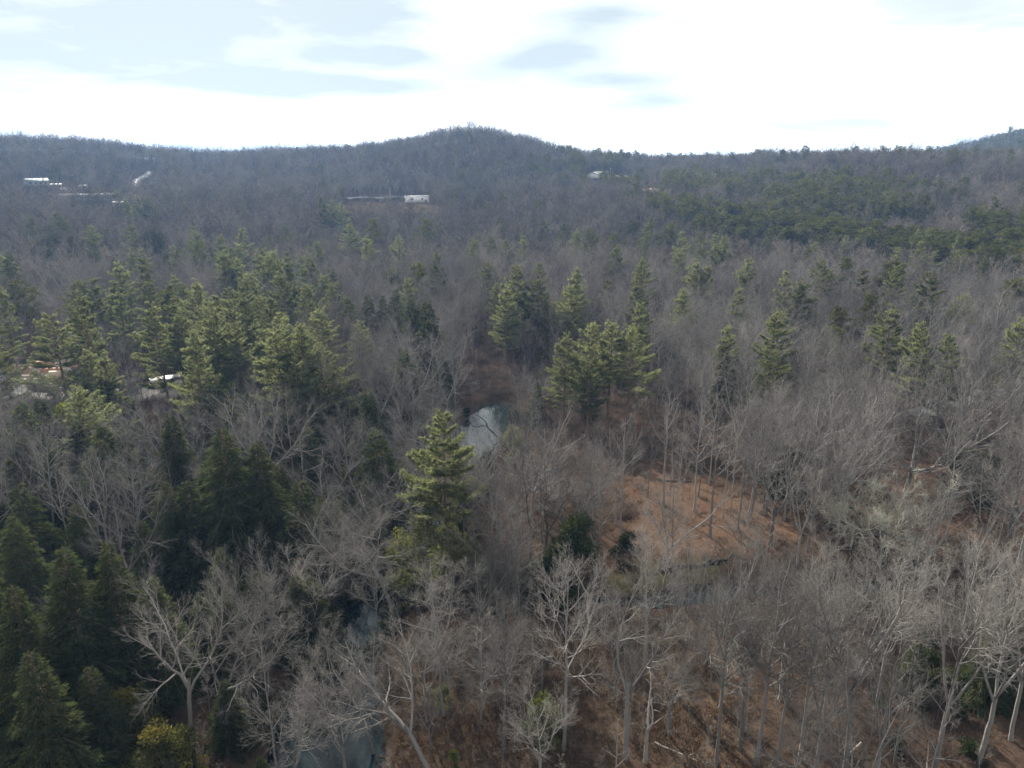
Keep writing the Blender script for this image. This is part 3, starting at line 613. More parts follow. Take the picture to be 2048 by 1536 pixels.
building('shed', 'grey shed under the trees right of the parked white van', 'shed', -364, 646, 8, 5, 2.6, 0.9, face(-371, 648) + 0.2, 'grey_wall', 'steel', windows=1)
building('long_barn', 'long low pale metal building behind bare trees on the left', 'building', -330, 590, 42, 12, 3.6, 1.6, face(-327, 590), 'grey_wall', 'steel', windows=9)
building('storage_unit', 'small white outbuilding in front of the long low metal building', 'shed', -294, 566, 10, 6, 3.2, 1.0, face(-305, 574), 'white_wall', 'white_metal', windows=2)
building('site_trailer', 'long white flat-topped trailer on the embankment above the tan slope', 'trailer', -76, 606, 19, 6, 4.6, 0, face(-76, 600) + 0.05, 'white_wall', 'white_metal', 0.15, 2, True)
building('white_garage', 'white gabled building below the right flank of the wooded hill', 'garage', 82, 770, 9, 11, 4.0, 2.2, face(82, 772) + 1.35, 'white_wall', 'white_metal', windows=2)
building('dark_roofed_house', 'house with dark roof just right of the white gabled building', 'house', 92, 782, 13, 9, 3.4, 2.6, face(92, 782) + 0.1, 'grey_wall', 'dark_roof', windows=4)
building('open_shed', 'long tan open shed right of the dark-roofed house', 'shed', 109, 774, 18, 6, 2.8, 1.0, face(108, 774) - 0.1, 'tan_wall', 'tan_roof', windows=4)
building('tan_barn', 'low barn with bright tan roof alone among bare trees', 'barn', 127, 690, 15, 9, 3.0, 2.0, face(127, 690), 'tan_wall', 'tan_roof', windows=2)
for px, py, hh, lb in ((101, 786, 9, 'utility pole beside the dark-roofed house'), (136, 920, 13, 'farther utility pole against dark trees, left of two'), (146, 916, 12, 'farther utility pole against dark trees, right of two'), (-103, 640, 10, 'utility pole at the roadside left of the white trailer')):
    e = empty('utility_pole', (px, py, gz(px, py)), face(px, py), lb, 'utility pole', 'utility poles')
    a = Acc(); P = np.array([[[0, 0, 0], [0, 0, hh / 2], [0, 0, hh]]], float); a.tubes(P, np.array([[0.3, 0.27, 0.24]]), 8); add('post', a.mesh('utility_post', M['pole']), e)
    a = Acc(); a.box(-1.6, 1.6, -0.1, 0.1, -0.12, 0.12); add('crossarm', a.mesh('utility_arm', M['pole'], False), e, (0, 0.3, hh - 0.9))
    a = Acc(); a.box(-0.3, 0.3, -0.3, 0.3, -0.5, 0.5); add('transformer', a.mesh('utility_can', M['steel'], False), e, (0.55, -0.1, hh - 2.2))
vehicle('car', 'pale silver car parked on the grey lane in the right-hand wood', 'car', 121, 181, 0.42 + 0.1, 'silver')
# the carport and what stands under it
e = empty('carport', (-92, 188, gz(-92, 188)), face(-92, 188) + 0.12, 'white-roofed open carport among bare trunks on the left', 'carport')
a = Acc(); a.box(-4.2, 4.2, -2.6, 2.6, 2.75, 2.87); add('roof', a.mesh('carport_roof', M['white_metal'], False), e)
pm = Acc(); pm.box(-0.07, 0.07, -0.07, 0.07, 0, 2.75); pme = pm.mesh('carport_post', M['steel'], False)
for sx in (-3.9, 0, 3.9):
    for sy in (-2.4, 2.4): add('post', pme, e, (sx, sy, 0))
vehicle('parked_car', 'dark car in the shade under the white carport', 'car', -92.5, 188, face(-92, 188) + 1.4, 'darkcar')
vehicle('parked_van', 'white van at the near edge of the yard below the carport', 'van', -104.5, 181, 0.7, 'whitecar', 5.4, 2.0, 2.3, True)
# stacks of sawn boards on the gravel yard
bm_ = Acc(); bm_.box(-3.0, 3.0, -0.6, 0.6, -0.17, 0.17); bme = {'lumber': bm_.mesh('board_layer', M['lumber'], False), 'redlumber': bm_.mesh('board_layer', M['redlumber'], False)}
words_row = ['far', 'second', 'third', 'fourth', 'near']; wc_ = ['left', 'middle', 'right']
for r in range(5):
    for c in range(3):
        lx = -146 + c * 8.2 + r * 5.2; ly = 206.5 + c * 1.6 - r * 4.6
        mt = 'redlumber' if r < 2 else 'lumber'
        e = empty('board_stack', (lx, ly, gz(lx, ly)), 0.15, f"{'reddish' if r < 2 else 'pale'} stack of boards, {wc_[c]} one in the {words_row[r]} row of the gravel yard", 'board stack', 'stacks of boards on the gravel yard')
        for k in range(3 + (r + c) % 2): add('layer', bme[mt], e, (0.08 * ((k * 7 + r) % 3 - 1), 0, 0.25 + k * 0.42))
NTH = 'first second third fourth fifth sixth seventh eighth ninth tenth eleventh twelfth thirteenth fourteenth fifteenth sixteenth seventeenth eighteenth nineteenth twentieth twenty-first twenty-second twenty-third twenty-fourth'.split()
# flat stones along the brook's far bank
rng = np.random.default_rng(77); st_me = []
for k in range(4):
    a = Acc(); V = np.array([[x, y, z] for z in (-0.3, 0.3) for y in (-0.5, 0.5) for x in (-0.7, 0.7)]) * (1 + rng.normal(0, 0.16, (8, 3)))
    a.poly(V, [(0, 2, 3, 1), (4, 5, 7, 6), (0, 1, 5, 4), (2, 6, 7, 3), (0, 4, 6, 2), (1, 3, 7, 5)]); st_me.append(a.mesh('bank_stone', M['stone'], False))
for k in range(22):
    sx = 19.5 + k * 0.62 + rng.normal(0, 0.1); sy = 97.0 + 0.12 * k + rng.normal(0, 0.2)
    o = add('bank_stone', st_me[k % 4], None, (sx, sy, gz(sx, sy) + 0.12), rng.random() * 0.8); s_ = 0.45 + rng.random() * 0.4; o.scale = (s_, s_, s_)
    tag(o, f'{NTH[k]} dark flat stone from the left in the low wall edging the leafy bank', 'stone', 'stones edging the leafy bank')

# ------------------------------------------------------------------ tree prototypes (meshes only)
PB = {
    'straight': [bare_proto(11 + i, 'straight', 'near') for i in range(3)], 'vase': [bare_proto(21 + i, 'vase', 'near', limb_parts=4) for i in range(3)],
    'fork': [bare_proto(31, 'fork', 'near', limb_parts=2), bare_proto(32, 'fork', 'near', limb_parts=2)],
    'lean': [bare_proto(41, 'lean', 'near', lean=0.35, limb_parts=3), bare_proto(42, 'lean', 'near', lean=0.42, limb_parts=3)],
    'syc': [bare_proto(45, 'lean', 'near', trunk='pale', twig='twig', lean=0.12, limb_parts=3)],
    'orn': [bare_proto(51, 'orn', 'near', h=13.0, trunk='lichen', twig='lichen', limb_parts=4)],
    'spread': [bare_proto(61, 'spread', 'near', limb_parts=5)], 'wide': [bare_proto(65, 'wide', 'near', limb_parts=4), bare_proto(66, 'wide', 'mid', limb_parts=4)],
    'thin': [bare_proto(71, 'thin', 'mid'), bare_proto(72, 'thin', 'mid')], 'dark': [bare_proto(75, 'fork', 'mid', trunk='darkbark', twig='twig')],
    'tan': [bush_proto(81, 3500, 'tanleaf', 12, 4.2, 0.34, 30, 0.3)],
    'snag': [snag_proto(91)], 'snagfork': [snag_proto(92)],
    'mstraight': [bare_proto(111 + i, 'straight', 'mid') for i in range(3)], 'mvase': [bare_proto(121 + i, 'vase', 'mid') for i in range(3)], 'mwide': [bare_proto(131 + i, 'wide', 'mid') for i in range(3)],
}
PC = {
    'hem_near': [hemlock_proto(201 + i, 26000, 20, 5.5, size=0.38) for i in range(3)], 'hem_mid': [hemlock_proto(211 + i, 8000, 19, 4.8, size=0.58) for i in range(3)],
    'cedar': [hemlock_proto(221, 6000, 19, 2.7, 'cedar', 0.5, 0.15)],
    'wp_hero': [white_pine_proto(233, 11000, 24, 6.3, 0.42, 7, 0.42)], 'wp_near': [white_pine_proto(231, 7500, 24, 6.0, 0.24, 5, 0.42), white_pine_proto(232, 7000, 24, 5.4, 0.28, 5, 0.42)], 'wp_mid': [white_pine_proto(241 + i, 4600, 24, 5.0 + 0.4 * i, 0.22 + 0.06 * (i % 3), 5 + i % 2, 0.5) for i in range(6)],
    'pine': [pine_proto(251 + i, 150, 26, rmax=4.4, size=0.6) for i in range(3)], 'brightpine': [pine_proto(258, 120, 30, 11, 'brightleaf', 3.6, 0.3)],
    'light': [bush_proto(261, 5200, 'lightleaf', 10, 3.0, 0.30, 34)], 'pale': [bush_proto(262, 4200, 'paleleaf', 8, 2.3, 0.30, 26)],
    'green': [bush_proto(263, 3600, 'greenleaf', 6.5, 1.9, 0.26, 24)], 'dark': [bush_proto(264, 4200, 'darkleaf', 6.5, 2.4, 0.34, 26)],
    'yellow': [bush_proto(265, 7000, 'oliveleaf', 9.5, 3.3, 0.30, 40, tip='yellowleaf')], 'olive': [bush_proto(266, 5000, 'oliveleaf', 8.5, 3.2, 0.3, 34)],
}
prng = np.random.default_rng(4242)
TREES = []          # (root, kind word, x, y, h)
def plant(proto, name, x, y, h, label=None, cat='tree', group=None, wide=1.0, rz=None, tilt=0.0, sink=0.15):
    e = empty(name, (x, y, gz(x, y) - sink), prng.random() * 6.28 if rz is None else rz, label, cat, group)
    if tilt: e.rotation_euler = (prng.normal(0, tilt), prng.normal(0, tilt), e.rotation_euler[2])
    s = h / proto['h']; sx = s * wide * (0.92 + 0.2 * prng.random()); e.scale = (sx, sx, s)
    for pn, me in proto['parts']: add(pn, me, e)
    TREES.append((e, proto['kind'], x, y, h)); return e
def pick(lst): return lst[int(prng.integers(len(lst)))]

# ------------------------------------------------------------------ trees one can point to in the photograph
HERO = {}
HERO['hemlock'] = [
    (-40.8, 96.4, 25.0, 'big', 'tall pointed dark hemlock with a sunlit right edge on the left bank'),
    (-36.6, 98.1, 22.0, '', 'hemlock standing close behind the tall hemlock with the sunlit edge'),
    (-55.5, 112.7, 21.0, '', 'ragged dark hemlock among bare crowns, left of the sunlit-edged hemlock'),
    (-43.0, 69.8, 21.0, '', 'broad blunt-topped dark hemlock at lower left'),
    (-46.3, 67.1, 22.0, '', 'dense hemlock pressed against the left side of the broad blunt-topped one'),
    (-40.7, 52.9, 20.0, '', 'grey-green hemlock in the lower left corner beside the yellow-topped bush'),
    (-48.3, 61.9, 21.0, '', 'hemlock at the left edge, behind the grey-green one in the lower corner'),
    (-56.9, 68.9, 22.0, '', ''),
    (-31.9, 162.8, 17.0, '', 'small pointed hemlock among bare crowns left of the bright pool'),
    (-34.0, 156.3, 12.0, '', 'short bushy hemlock at the foot of the small pointed hemlock'),
    (-22.2, 192.7, 24.0, '', 'front right hemlock of the dark row behind the pool'),
    (-28.7, 206.7, 22.0, '', 'second hemlock from the right in the dark row behind the pool'),
    (-35.0, 218.6, 22.0, '', ''),
    (-39.2, 219.7, 20.0, '', ''),
    (-47.3, 210.6, 22.0, '', 'leftmost hemlock of the dark row behind the pool'),
    (-43.7, 220.4, 20.0, '', ''),
    (-26.7, 208.6, 20.0, '', ''),
    (-39.9, 160.8, 16.0, '', ''),
    (-229.4, 368.6, 19.0, '', 'broad pale-edged hemlock left of the pines in the left middle distance'),
    (-222.1, 375.0, 18.0, '', ''),
    (-156.7, 290.3, 20.0, '', ''),
    (-182.9, 324.7, 18.0, '', ''),
    (-185.2, 272.0, 25.0, '', 'big dark hemlock at the left edge in the middle distance'),
    (-192.3, 400.9, 20.0, '', ''),
    (-194.5, 396.4, 18.0, '', ''),
    (-188.3, 400.1, 18.0, '', ''),
    (-219.1, 403.8, 18.0, '', ''),
    (-148.9, 318.0, 18.0, '', ''),
    (-28.2, 98.4, 13.0, '', ''),
    (-35.7, 104.4, 15.0, '', ''),
    (-26.8, 108.9, 13.0, '', ''),
    (-38.1, 77.8, 10.0, '', ''),
    (-36.6, 82.0, 14.0, '', ''),
    (53.5, 69.8, 11.0, '', 'dark hemlock half hidden behind bare trunks at the lower right edge'),
    (56.0, 70.4, 13.0, '', ''),
    (46.5, 71.7, 8.0, '', ''),
    (-28.2, 179.8, 15.0, '', ''),
    (-17.9, 176.9, 14.0, '', ''),
    (-31.5, 135.5, 14.0, '', ''),
    (-58.6, 89.6, 16.0, '', ''),
    (-62.2, 82.2, 18.0, '', ''),
    (-39.6, 70.7, 16.0, '', ''),
    (-39.8, 58.4, 14.0, '', ''),
    (-49.0, 95.2, 17.0, '', ''),
    (6.1, 169.6, 9.0, '', ''),
]
HERO['cedar'] = [
    (10.2, 217.9, 19.0, '', 'narrow yellow-green cedar leaning beside the creek bend'),
]
HERO['white_pine'] = [
    (-10.1, 98.5, 26.0, '', 'large feathery white pine standing alone in front of the bright pool'),
    (-47.6, 145.3, 27.0, '', 'left one of the twin tall white pines above the left bank'),
    (-43.1, 147.8, 27.0, '', 'right one of the twin tall white pines above the left bank'),
    (-37.7, 143.1, 24.0, '', 'lower drooping white pine against the right side of the twin pines'),
    (-69.9, 167.8, 27.0, '', ''),
    (-70.9, 183.5, 26.0, '', ''),
    (-70.1, 191.3, 25.0, '', ''),
    (-102.2, 173.5, 29.0, '', 'tall broad white pine behind the gravel yard'),
    (-101.8, 159.9, 27.0, '', 'dark narrow white pine at the right end of the gravel yard'),
    (-83.8, 170.9, 27.0, '', 'dense dark-topped white pine behind the white carport'),
    (-86.8, 186.0, 24.0, '', ''),
    (-59.3, 209.6, 25.0, '', ''),
    (-102.4, 263.3, 26.0, '', ''),
    (-91.1, 267.8, 25.0, '', ''),
    (-82.1, 261.9, 25.0, '', ''),
    (-83.2, 233.4, 24.0, '', ''),
    (2.2, 228.2, 28.0, '', 'tallest pale layered white pine behind the creek bend'),
    (8.2, 221.5, 24.0, '', ''),
    (-16.9, 318.1, 24.0, '', 'neat conical white pine alone above bare trees in mid picture'),
    (-10.0, 355.5, 22.0, '', ''),
    (5.3, 359.0, 22.0, '', 'small broad white pine behind the neat conical one, to its right'),
    (-28.7, 276.7, 25.0, '', 'drooping pale white pine left of the neat conical one'),
    (36.6, 350.8, 25.0, '', 'feathery pale white pine far up the middle of the wood'),
    (43.4, 305.8, 24.0, '', 'dark low-spreading white pine beside the feathery pale one'),
    (62.9, 250.6, 25.0, '', ''),
    (50.8, 216.7, 22.0, '', ''),
    (93.1, 339.2, 20.0, '', ''),
    (86.9, 231.7, 25.0, '', 'left one of the yellow-green pine pair on the right slope'),
    (88.1, 222.8, 23.0, '', 'right one of the yellow-green pine pair on the right slope'),
    (50.4, 169.6, 22.0, '', 'round bushy white pine alone among bare crowns on the right'),
    (62.7, 171.9, 25.0, '', 'dark-stemmed white pine right of the round bushy one'),
    (12.1, 163.6, 22.0, '', ''),
    (18.7, 164.0, 24.0, '', ''),
    (23.0, 167.5, 24.0, '', ''),
    (27.2, 164.3, 23.0, '', ''),
    (17.0, 154.5, 19.0, '', 'front yellow-green white pine of the clump right of the pool'),
    (35.7, 196.6, 23.0, '', ''),
    (92.9, 175.9, 25.0, '', ''),
    (93.1, 163.3, 24.0, '', ''),
    (99.2, 161.4, 22.0, '', ''),
    (18.4, 222.6, 22.0, '', ''),
    (-138.1, 197.8, 26.0, '', 'white pine with bare lower trunk at the left edge by the gravel yard'),
    (-118.6, 160.8, 25.0, '', ''),
    (-249.7, 389.8, 24.0, '', 'pale layered white pine at far left below the far houses'),
    (-241.6, 400.4, 24.0, '', 'second pale layered white pine from the left below the far houses'),
    (-211.5, 375.4, 23.0, '', ''),
    (-191.5, 376.5, 24.0, '', ''),
    (-129.8, 309.5, 24.0, '', ''),
    (-125.4, 348.3, 25.0, '', ''),
    (-120.3, 474.9, 26.0, '', 'leftmost of three pale pines left of the tan embankment'),
    (-113.1, 473.1, 24.0, '', 'middle one of three pale pines left of the tan embankment'),
    (-105.6, 466.6, 24.0, '', 'rightmost of three pale pines left of the tan embankment'),
    (-98.4, 442.9, 20.0, '', ''),
    (-234.2, 472.4, 22.0, '', ''),
    (-238.3, 466.3, 20.0, '', ''),
    (-229.0, 477.9, 20.0, '', ''),
    (-130.8, 219.4, 24.0, '', ''),
    (-111.0, 204.1, 24.0, '', ''),
    (-92.8, 217.5, 23.0, '', ''),
    (-77.5, 243.0, 23.0, '', ''),
    (-2.1, 217.1, 20.0, '', ''),
    (-22.0, 193.5, 18.0, '', ''),
    (-152.0, 297.1, 22.0, '', ''),
    (-142.0, 286.2, 21.0, '', ''),
    (-149.5, 327.4, 20.0, '', ''),
    (117.5, 165.8, 24.0, '', ''),
    (-42.4, 138.6, 22.0, '', ''),
    (-92.3, 155.9, 20.0, '', ''),
    (50.3, 166.8, 18.0, '', ''),
    (202.0, 372.4, 22.0, '', ''),
    (-121.3, 370.1, 20.0, '', ''),
    (-123.8, 408.7, 22.0, '', ''),
]
HERO['pine'] = [
    (-75.6, 406.9, 24.0, '', 'dark clumped pine standing above bare wood below the tan embankment'),
    (-48.7, 425.6, 22.0, '', 'small round dark pine below the white trailer'),
    (-96.3, 139.4, 11.0, '', 'bright yellow-green young pine at the left edge below the gravel yard'),
    (-90.1, 138.5, 12.0, '', ''),
    (-36.3, 276.0, 20.0, '', ''),
    (134.0, 260.0, 22.0, '', ''),
    (129.3, 286.9, 20.0, '', ''),
    (106.9, 217.5, 20.0, '', ''),
    (85.4, 191.7, 16.0, '', ''),
    (93.6, 206.7, 17.0, '', ''),
    (30.8, 435.2, 18.0, '', ''),
    (86.8, 411.7, 20.0, '', ''),
    (112.8, 451.4, 20.0, '', ''),
    (157.6, 429.0, 18.0, '', ''),
    (55.3, 400.4, 18.0, '', ''),
    (19.9, 451.8, 17.0, '', ''),
    (-7.3, 457.8, 18.0, '', ''),
    (165.6, 240.1, 20.0, '', ''),
    (-152.5, 227.3, 22.0, '', ''),
    (-106.1, 223.2, 20.0, '', ''),
    (-44.9, 282.3, 17.0, '', ''),
    (73.6, 449.0, 18.0, '', ''),
]
HERO['bare'] = [
    (-33.6, 62.5, 18.6, 'syc', 'pale crooked sycamore with broken limbs at lower left by the creek'),
    (-32.0, 63.9, 18.4, 'leanR', 'dark leaning trunk crossing behind the pale crooked sycamore'),
    (-16.3, 88.3, 19.9, 'leanL', 'big bare tree leaning left over the creek with a wide grey crown'),
    (-7.4, 57.5, 19.0, 'leanL', 'bare tree spreading left over the water at the bottom edge'),
    (-7.6, 67.9, 21.5, 'thin', 'straight dark trunk standing beside the creek in the foreground opening'),
    (-0.8, 62.6, 19.6, '', 'bare tree left of the young green sapling in the foreground opening'),
    (5.5, 63.4, 24.5, '', 'bare tree right of the young green sapling in the foreground opening'),
    (11.9, 62.2, 23.1, 'fork', 'tall two-stemmed bare tree in the foreground opening'),
    (14.0, 61.9, 10.0, 'snag', 'short dead snag with two pale prongs at the bottom edge'),
    (21.2, 61.2, 22.4, '', ''),
    (25.2, 60.9, 25.5, '', ''),
    (27.3, 60.9, 22.2, '', ''),
    (33.7, 59.4, 27.3, 'vase', 'big fan-crowned bare tree at lower right, left of three'),
    (42.8, 59.8, 26.2, 'vase', 'big fan-crowned bare tree at lower right, middle of three'),
    (48.0, 60.8, 25.9, 'vase', 'big fan-crowned bare tree at lower right, right of three'),
    (39.3, 60.6, 19.5, 'thin', ''),
    (56.2, 99.2, 14.9, 'orn', 'small bare tree with pale lichened crown on the grassy flat'),
    (53.4, 103.2, 12.5, 'orn', 'smaller lichened tree left of the pale lichened one'),
    (31.8, 105.4, 24.8, '', 'dark tall trunk standing alone on the near side of the leafy bank'),
    (36.9, 107.9, 22.6, '', 'straight grey trunk right of the dark one on the leafy bank'),
    (31.5, 115.2, 22.8, '', ''),
    (26.6, 117.3, 24.7, '', 'grey trunk on the left of the leafy bank'),
    (44.0, 115.0, 25.7, '', ''),
    (40.9, 113.5, 24.6, '', ''),
    (39.7, 111.4, 22.6, '', ''),
    (74.2, 117.0, 21.2, '', ''),
    (77.5, 119.4, 19.8, '', ''),
    (30.5, 119.7, 15.2, 'thin', ''),
    (31.0, 130.3, 16.3, 'thin', ''),
    (73.2, 124.6, 20.0, 'spread', 'low spreading oak with wide grey limbs right of the leafy bank'),
    (-3.1, 85.6, 22.4, '', ''),
    (2.7, 96.2, 20.8, 'dark', ''),
    (5.0, 97.5, 19.4, 'dark', ''),
    (12.2, 94.6, 17.2, 'fork', ''),
    (10.4, 84.5, 10.5, 'snagfork', 'broken pale snag beside the brook'),
    (2.7, 142.4, 22.2, 'vase', ''),
    (-38.4, 119.2, 23.8, '', ''),
    (-28.2, 117.2, 21.4, '', ''),
    (-26.3, 121.5, 17.3, '', ''),
    (-58.7, 102.9, 17.8, 'vase', ''),
    (-67.3, 105.7, 18.9, 'vase', ''),
    (-78.5, 110.9, 18.8, 'vase', ''),
    (-54.9, 108.5, 16.8, '', ''),
    (-28.8, 76.9, 15.4, '', ''),
    (-30.9, 68.9, 13.1, 'leanR', ''),
    (-16.6, 59.5, 18.7, 'vase', ''),
    (-21.4, 58.3, 16.2, 'vase', ''),
    (19.4, 70.5, 21.9, 'vase', ''),
    (16.4, 76.6, 21.8, 'vase', ''),
    (23.6, 68.8, 21.6, 'vase', ''),
    (30.8, 70.1, 21.8, 'vase', ''),
    (34.7, 68.1, 22.0, 'vase', ''),
    (41.3, 69.0, 21.0, 'vase', ''),
    (53.5, 64.1, 22.9, 'vase', ''),
    (24.1, 62.9, 22.7, '', ''),
    (29.9, 61.5, 23.9, '', ''),
    (-15.0, 256.6, 7.2, 'tan', 'beech holding tan winter leaves behind the pool'),
    (82.9, 109.7, 24.4, 'vase', ''),
    (70.6, 99.2, 18.0, 'vase', ''),
    (56.6, 123.2, 24.3, '', ''),
    (54.2, 126.5, 22.5, '', ''),
    (-13.7, 126.4, 14.2, '', ''),
    (-28.0, 145.0, 29.1, 'wide', 'broad grey dome-crowned tree left of the pool'),
    (-25.3, 155.0, 19.7, 'wide', ''),
    (-37.0, 157.3, 28.9, 'wide', ''),
    (-15.5, 165.9, 19.7, 'wide', ''),
    (-1.8, 99.3, 19.7, 'vase', ''),
    (-7.6, 105.6, 18.1, 'vase', ''),
    (17.5, 112.1, 19.8, 'vase', ''),
    (0.4, 85.9, 17.9, '', ''),
]
HERO['shrub'] = [
    (-12.5, 91.9, 14.9, 'light', 'light green glossy bush on the creek bank below the lone white pine'),
    (-16.9, 96.5, 10.9, 'light', ''),
    (-5.7, 92.8, 8.4, 'light', 'low light green bush right of the glossy creek-bank bush'),
    (-9.0, 97.3, 9.2, 'light', ''),
    (-14.9, 102.1, 10.5, 'light', ''),
    (0.1, 141.2, 8.3, 'pale', 'pale-leaved bush at the right side of the bright pool'),
    (3.2, 63.3, 6.7, 'green', 'young fresh-green sapling in the foreground opening'),
    (-39.9, 62.5, 7.8, 'yellow', 'olive bush with a bright yellow top at lower left'),
    (-41.4, 58.8, 8.5, 'yellow', 'olive yellow-topped bush at the bottom edge, left of the brightest one'),
    (-33.3, 56.6, 8.2, 'yellow', 'olive yellow-topped bush at the bottom edge, right of the brightest one'),
    (2.9, 91.5, 6.9, 'dark', ''),
    (6.2, 91.8, 8.1, 'dark', ''),
    (-5.9, 60.8, 2.2, 'green', ''),
    (-7.9, 68.7, 3.4, 'green', ''),
    (8.9, 94.5, 10.5, 'dark', 'dark evergreen mound beside the bare fork-trunked tree near the brook'),
    (17.3, 99.1, 5.5, 'dark', 'low dark bush at the near edge of the leafy bank'),
    (48.5, 118.8, 10.5, 'dark', ''),
    (78.7, 116.1, 11.3, 'dark', 'dark evergreen mass right of the second clearing'),
    (84.6, 120.7, 8.7, 'dark', ''),
    (-102.3, 151.9, 7.0, 'bright', ''),
    (-108.8, 155.2, 4.8, 'bright', ''),
]
BN = {'orn': 'lichened_tree', 'snag': 'dead_tree', 'snagfork': 'dead_tree', 'tan': 'beech_tree', 'syc': 'sycamore_tree', 'thin': 'bare_tree', 'spread': 'bare_tree'}
for x, y, h, t, lb in HERO['bare']:
    r = math.hypot(x, y); t = t or 'straight'; key = t
    if r > 100 and t in ('straight', 'vase') : key = 'm' + t
    rz = None
    if key in ('leanR', 'leanL'): rz = prng.normal(0, 0.25) + (math.pi if key == 'leanL' else 0); key = 'lean'
    if key == 'syc': rz = 0.5
    plant(pick(PB[key]), BN.get(t, 'bare_tree'), x, y, h, lb, 'tree', None if t in BN and t not in ('thin', 'spread') else 'bare trees of the creek valley', 1.0, tilt=0.02, rz=rz)
for x, y, h, t, lb in HERO['hemlock']: plant(pick(PC['hem_near' if math.hypot(x, y) < 135 else 'hem_mid']), 'hemlock_tree', x, y, h, lb, 'hemlock', 'hemlocks of the creek valley', 1.25 if t == 'big' else 1.0 + 0.1 * prng.random())
for x, y, h, t, lb in HERO['cedar']: plant(PC['cedar'][0], 'cedar_tree', x, y, h, lb, 'cedar', None, 0.9)
for x, y, h, t, lb in HERO['white_pine']: plant(pick(PC['wp_hero' if 'standing alone in front' in lb else 'wp_near' if math.hypot(x, y) < 120 else 'wp_mid']), 'white_pine_tree', x, y, h, lb, 'pine tree', 'white pines of the valley', 1.0 if 'feathery white pine standing alone' in lb else 1.0 + 0.25 * prng.random(), tilt=0.02)
for x, y, h, t, lb in HERO['pine']: plant(pick(PC['brightpine'] if h < 13 else PC['pine']), 'pine_tree', x, y, h, lb, 'pine tree', 'round-topped pines', 1.0 + 0.2 * prng.random(), tilt=0.03)
for x, y, h, t, lb in HERO['shrub']:
    if t == 'bright': plant(PC['brightpine'][0], 'pine_tree', x, y, h * 1.2, lb, 'pine tree', 'round-topped pines')
    else: plant(PC[t][0], 'evergreen_bush' if t != 'green' else 'green_sapling', x, y, h, lb, 'bush', 'evergreen bushes by the creek')
# the dead tree hanging over the pool
e = empty('fallen_tree', (-3.4, 156, -0.6), 2.6, 'dark dead tree leaning from the bank over the bright pool', 'fallen tree'); e.rotation_euler = (0.2, -0.75, 0.35)
rng = np.random.default_rng(9)
for pn, me in snag_proto(95)['parts']:
    m2 = me.copy(); m2.materials.clear(); m2.materials.append(M['darkbark']); add(pn, m2, e)

def log(name_label, x, y, rz, ln, r, mat, tilt=0.03):
    e = empty('fallen_log', (x, y, gz(x, y) + r * 0.8), rz, name_label, 'log'); e.rotation_euler = (0, tilt, rz)
    a = Acc(); n = 6; P = np.zeros((1, n, 3)); P[0, :, 0] = np.linspace(-ln / 2, ln / 2, n); P[0, :, 1] = np.random.default_rng(3).normal(0, 0.06, n).cumsum(); a.tubes(P, (r * np.linspace(1, 0.6, n))[None], 9); add('trunk', a.mesh('log_trunk', M[mat]), e)
    B, BR = grow(np.random.default_rng(5), P, (r * np.linspace(1, 0.6, n))[None], 4, 0.3, 0.95, 60, 10, 0.22, 0.2, 4, 0.02, 0.15, 0.05, 0.03); b = Acc(); b.tubes(B, BR, 5); add('branch', b.mesh('log_branch', M[mat]), e)
log('dark fallen log lying across the top of the leafy bank', 31.0, 129.5, 0.05, 7.0, 0.22, 'darkbark')
log('pale broken log propped among trunks at the bottom right', 34.8, 61.5, 0.5, 4.2, 0.17, 'pale', -0.45)
log('pale log lying in the dry grass near the dead snag', 17.5, 63.2, -0.5, 5.0, 0.13, 'pale')
# ------------------------------------------------------------------ fill: the nearest bare trees as things, then the rest of the wood as one mass
def clear_of(x, y):
    """True where the photograph shows no tree standing"""
    dc, wc = seg_dist(x, y, CREEK); db, wb = seg_dist(x, y, BROOK)
    m = (dc < wc + 0.4) | ((np.abs(x + 6.8 + (y - 163) * 0.05) < 6.0) & (y > 172) & (y < 236)) | (db < wb + 1.0) | in_poly(x, y, CLEAR) | in_poly(x, y, FORE) | in_poly(x, y, YARD) | in_poly(x, y, BANKF)
    dl, wl = seg_dist(x, y, LANE_L); dr, wr = seg_dist(x, y, ROAD); d2, w2 = seg_dist(x, y, ROAD2)
    m |= (dl < 4.5) | (dr < 9) | (d2 < 7)
    for ax, ay, w, back in SIGHT:
        r0 = math.hypot(ax, ay); r = np.hypot(x, y); side = np.abs((x * ay - y * ax) / r0)
        m |= (side < w * r / r0) & (r > r0 - back) & (r < r0 + 9) & (y > 0)
    return m
SIGHT = [(-134, 200, 9, 52), (-92, 187, 6, 50), (-6.8, 164, 5.6, 58), (-396, 634, 11, 80), (-382, 637, 9, 80), (-372, 640, 9, 60), (-330, 590, 20, 42), (-76, 606, 12, 100), (82, 770, 7, 110), (92, 782, 9, 100), (109, 774, 11, 100), (127, 690, 10, 100), (-341, 695, 9, 75), (-350, 728, 8, 80), (-360, 760, 7, 70), (-108, 612, 24, 95), (-320, 510, 14, 20), (-285, 545, 9, 16)]
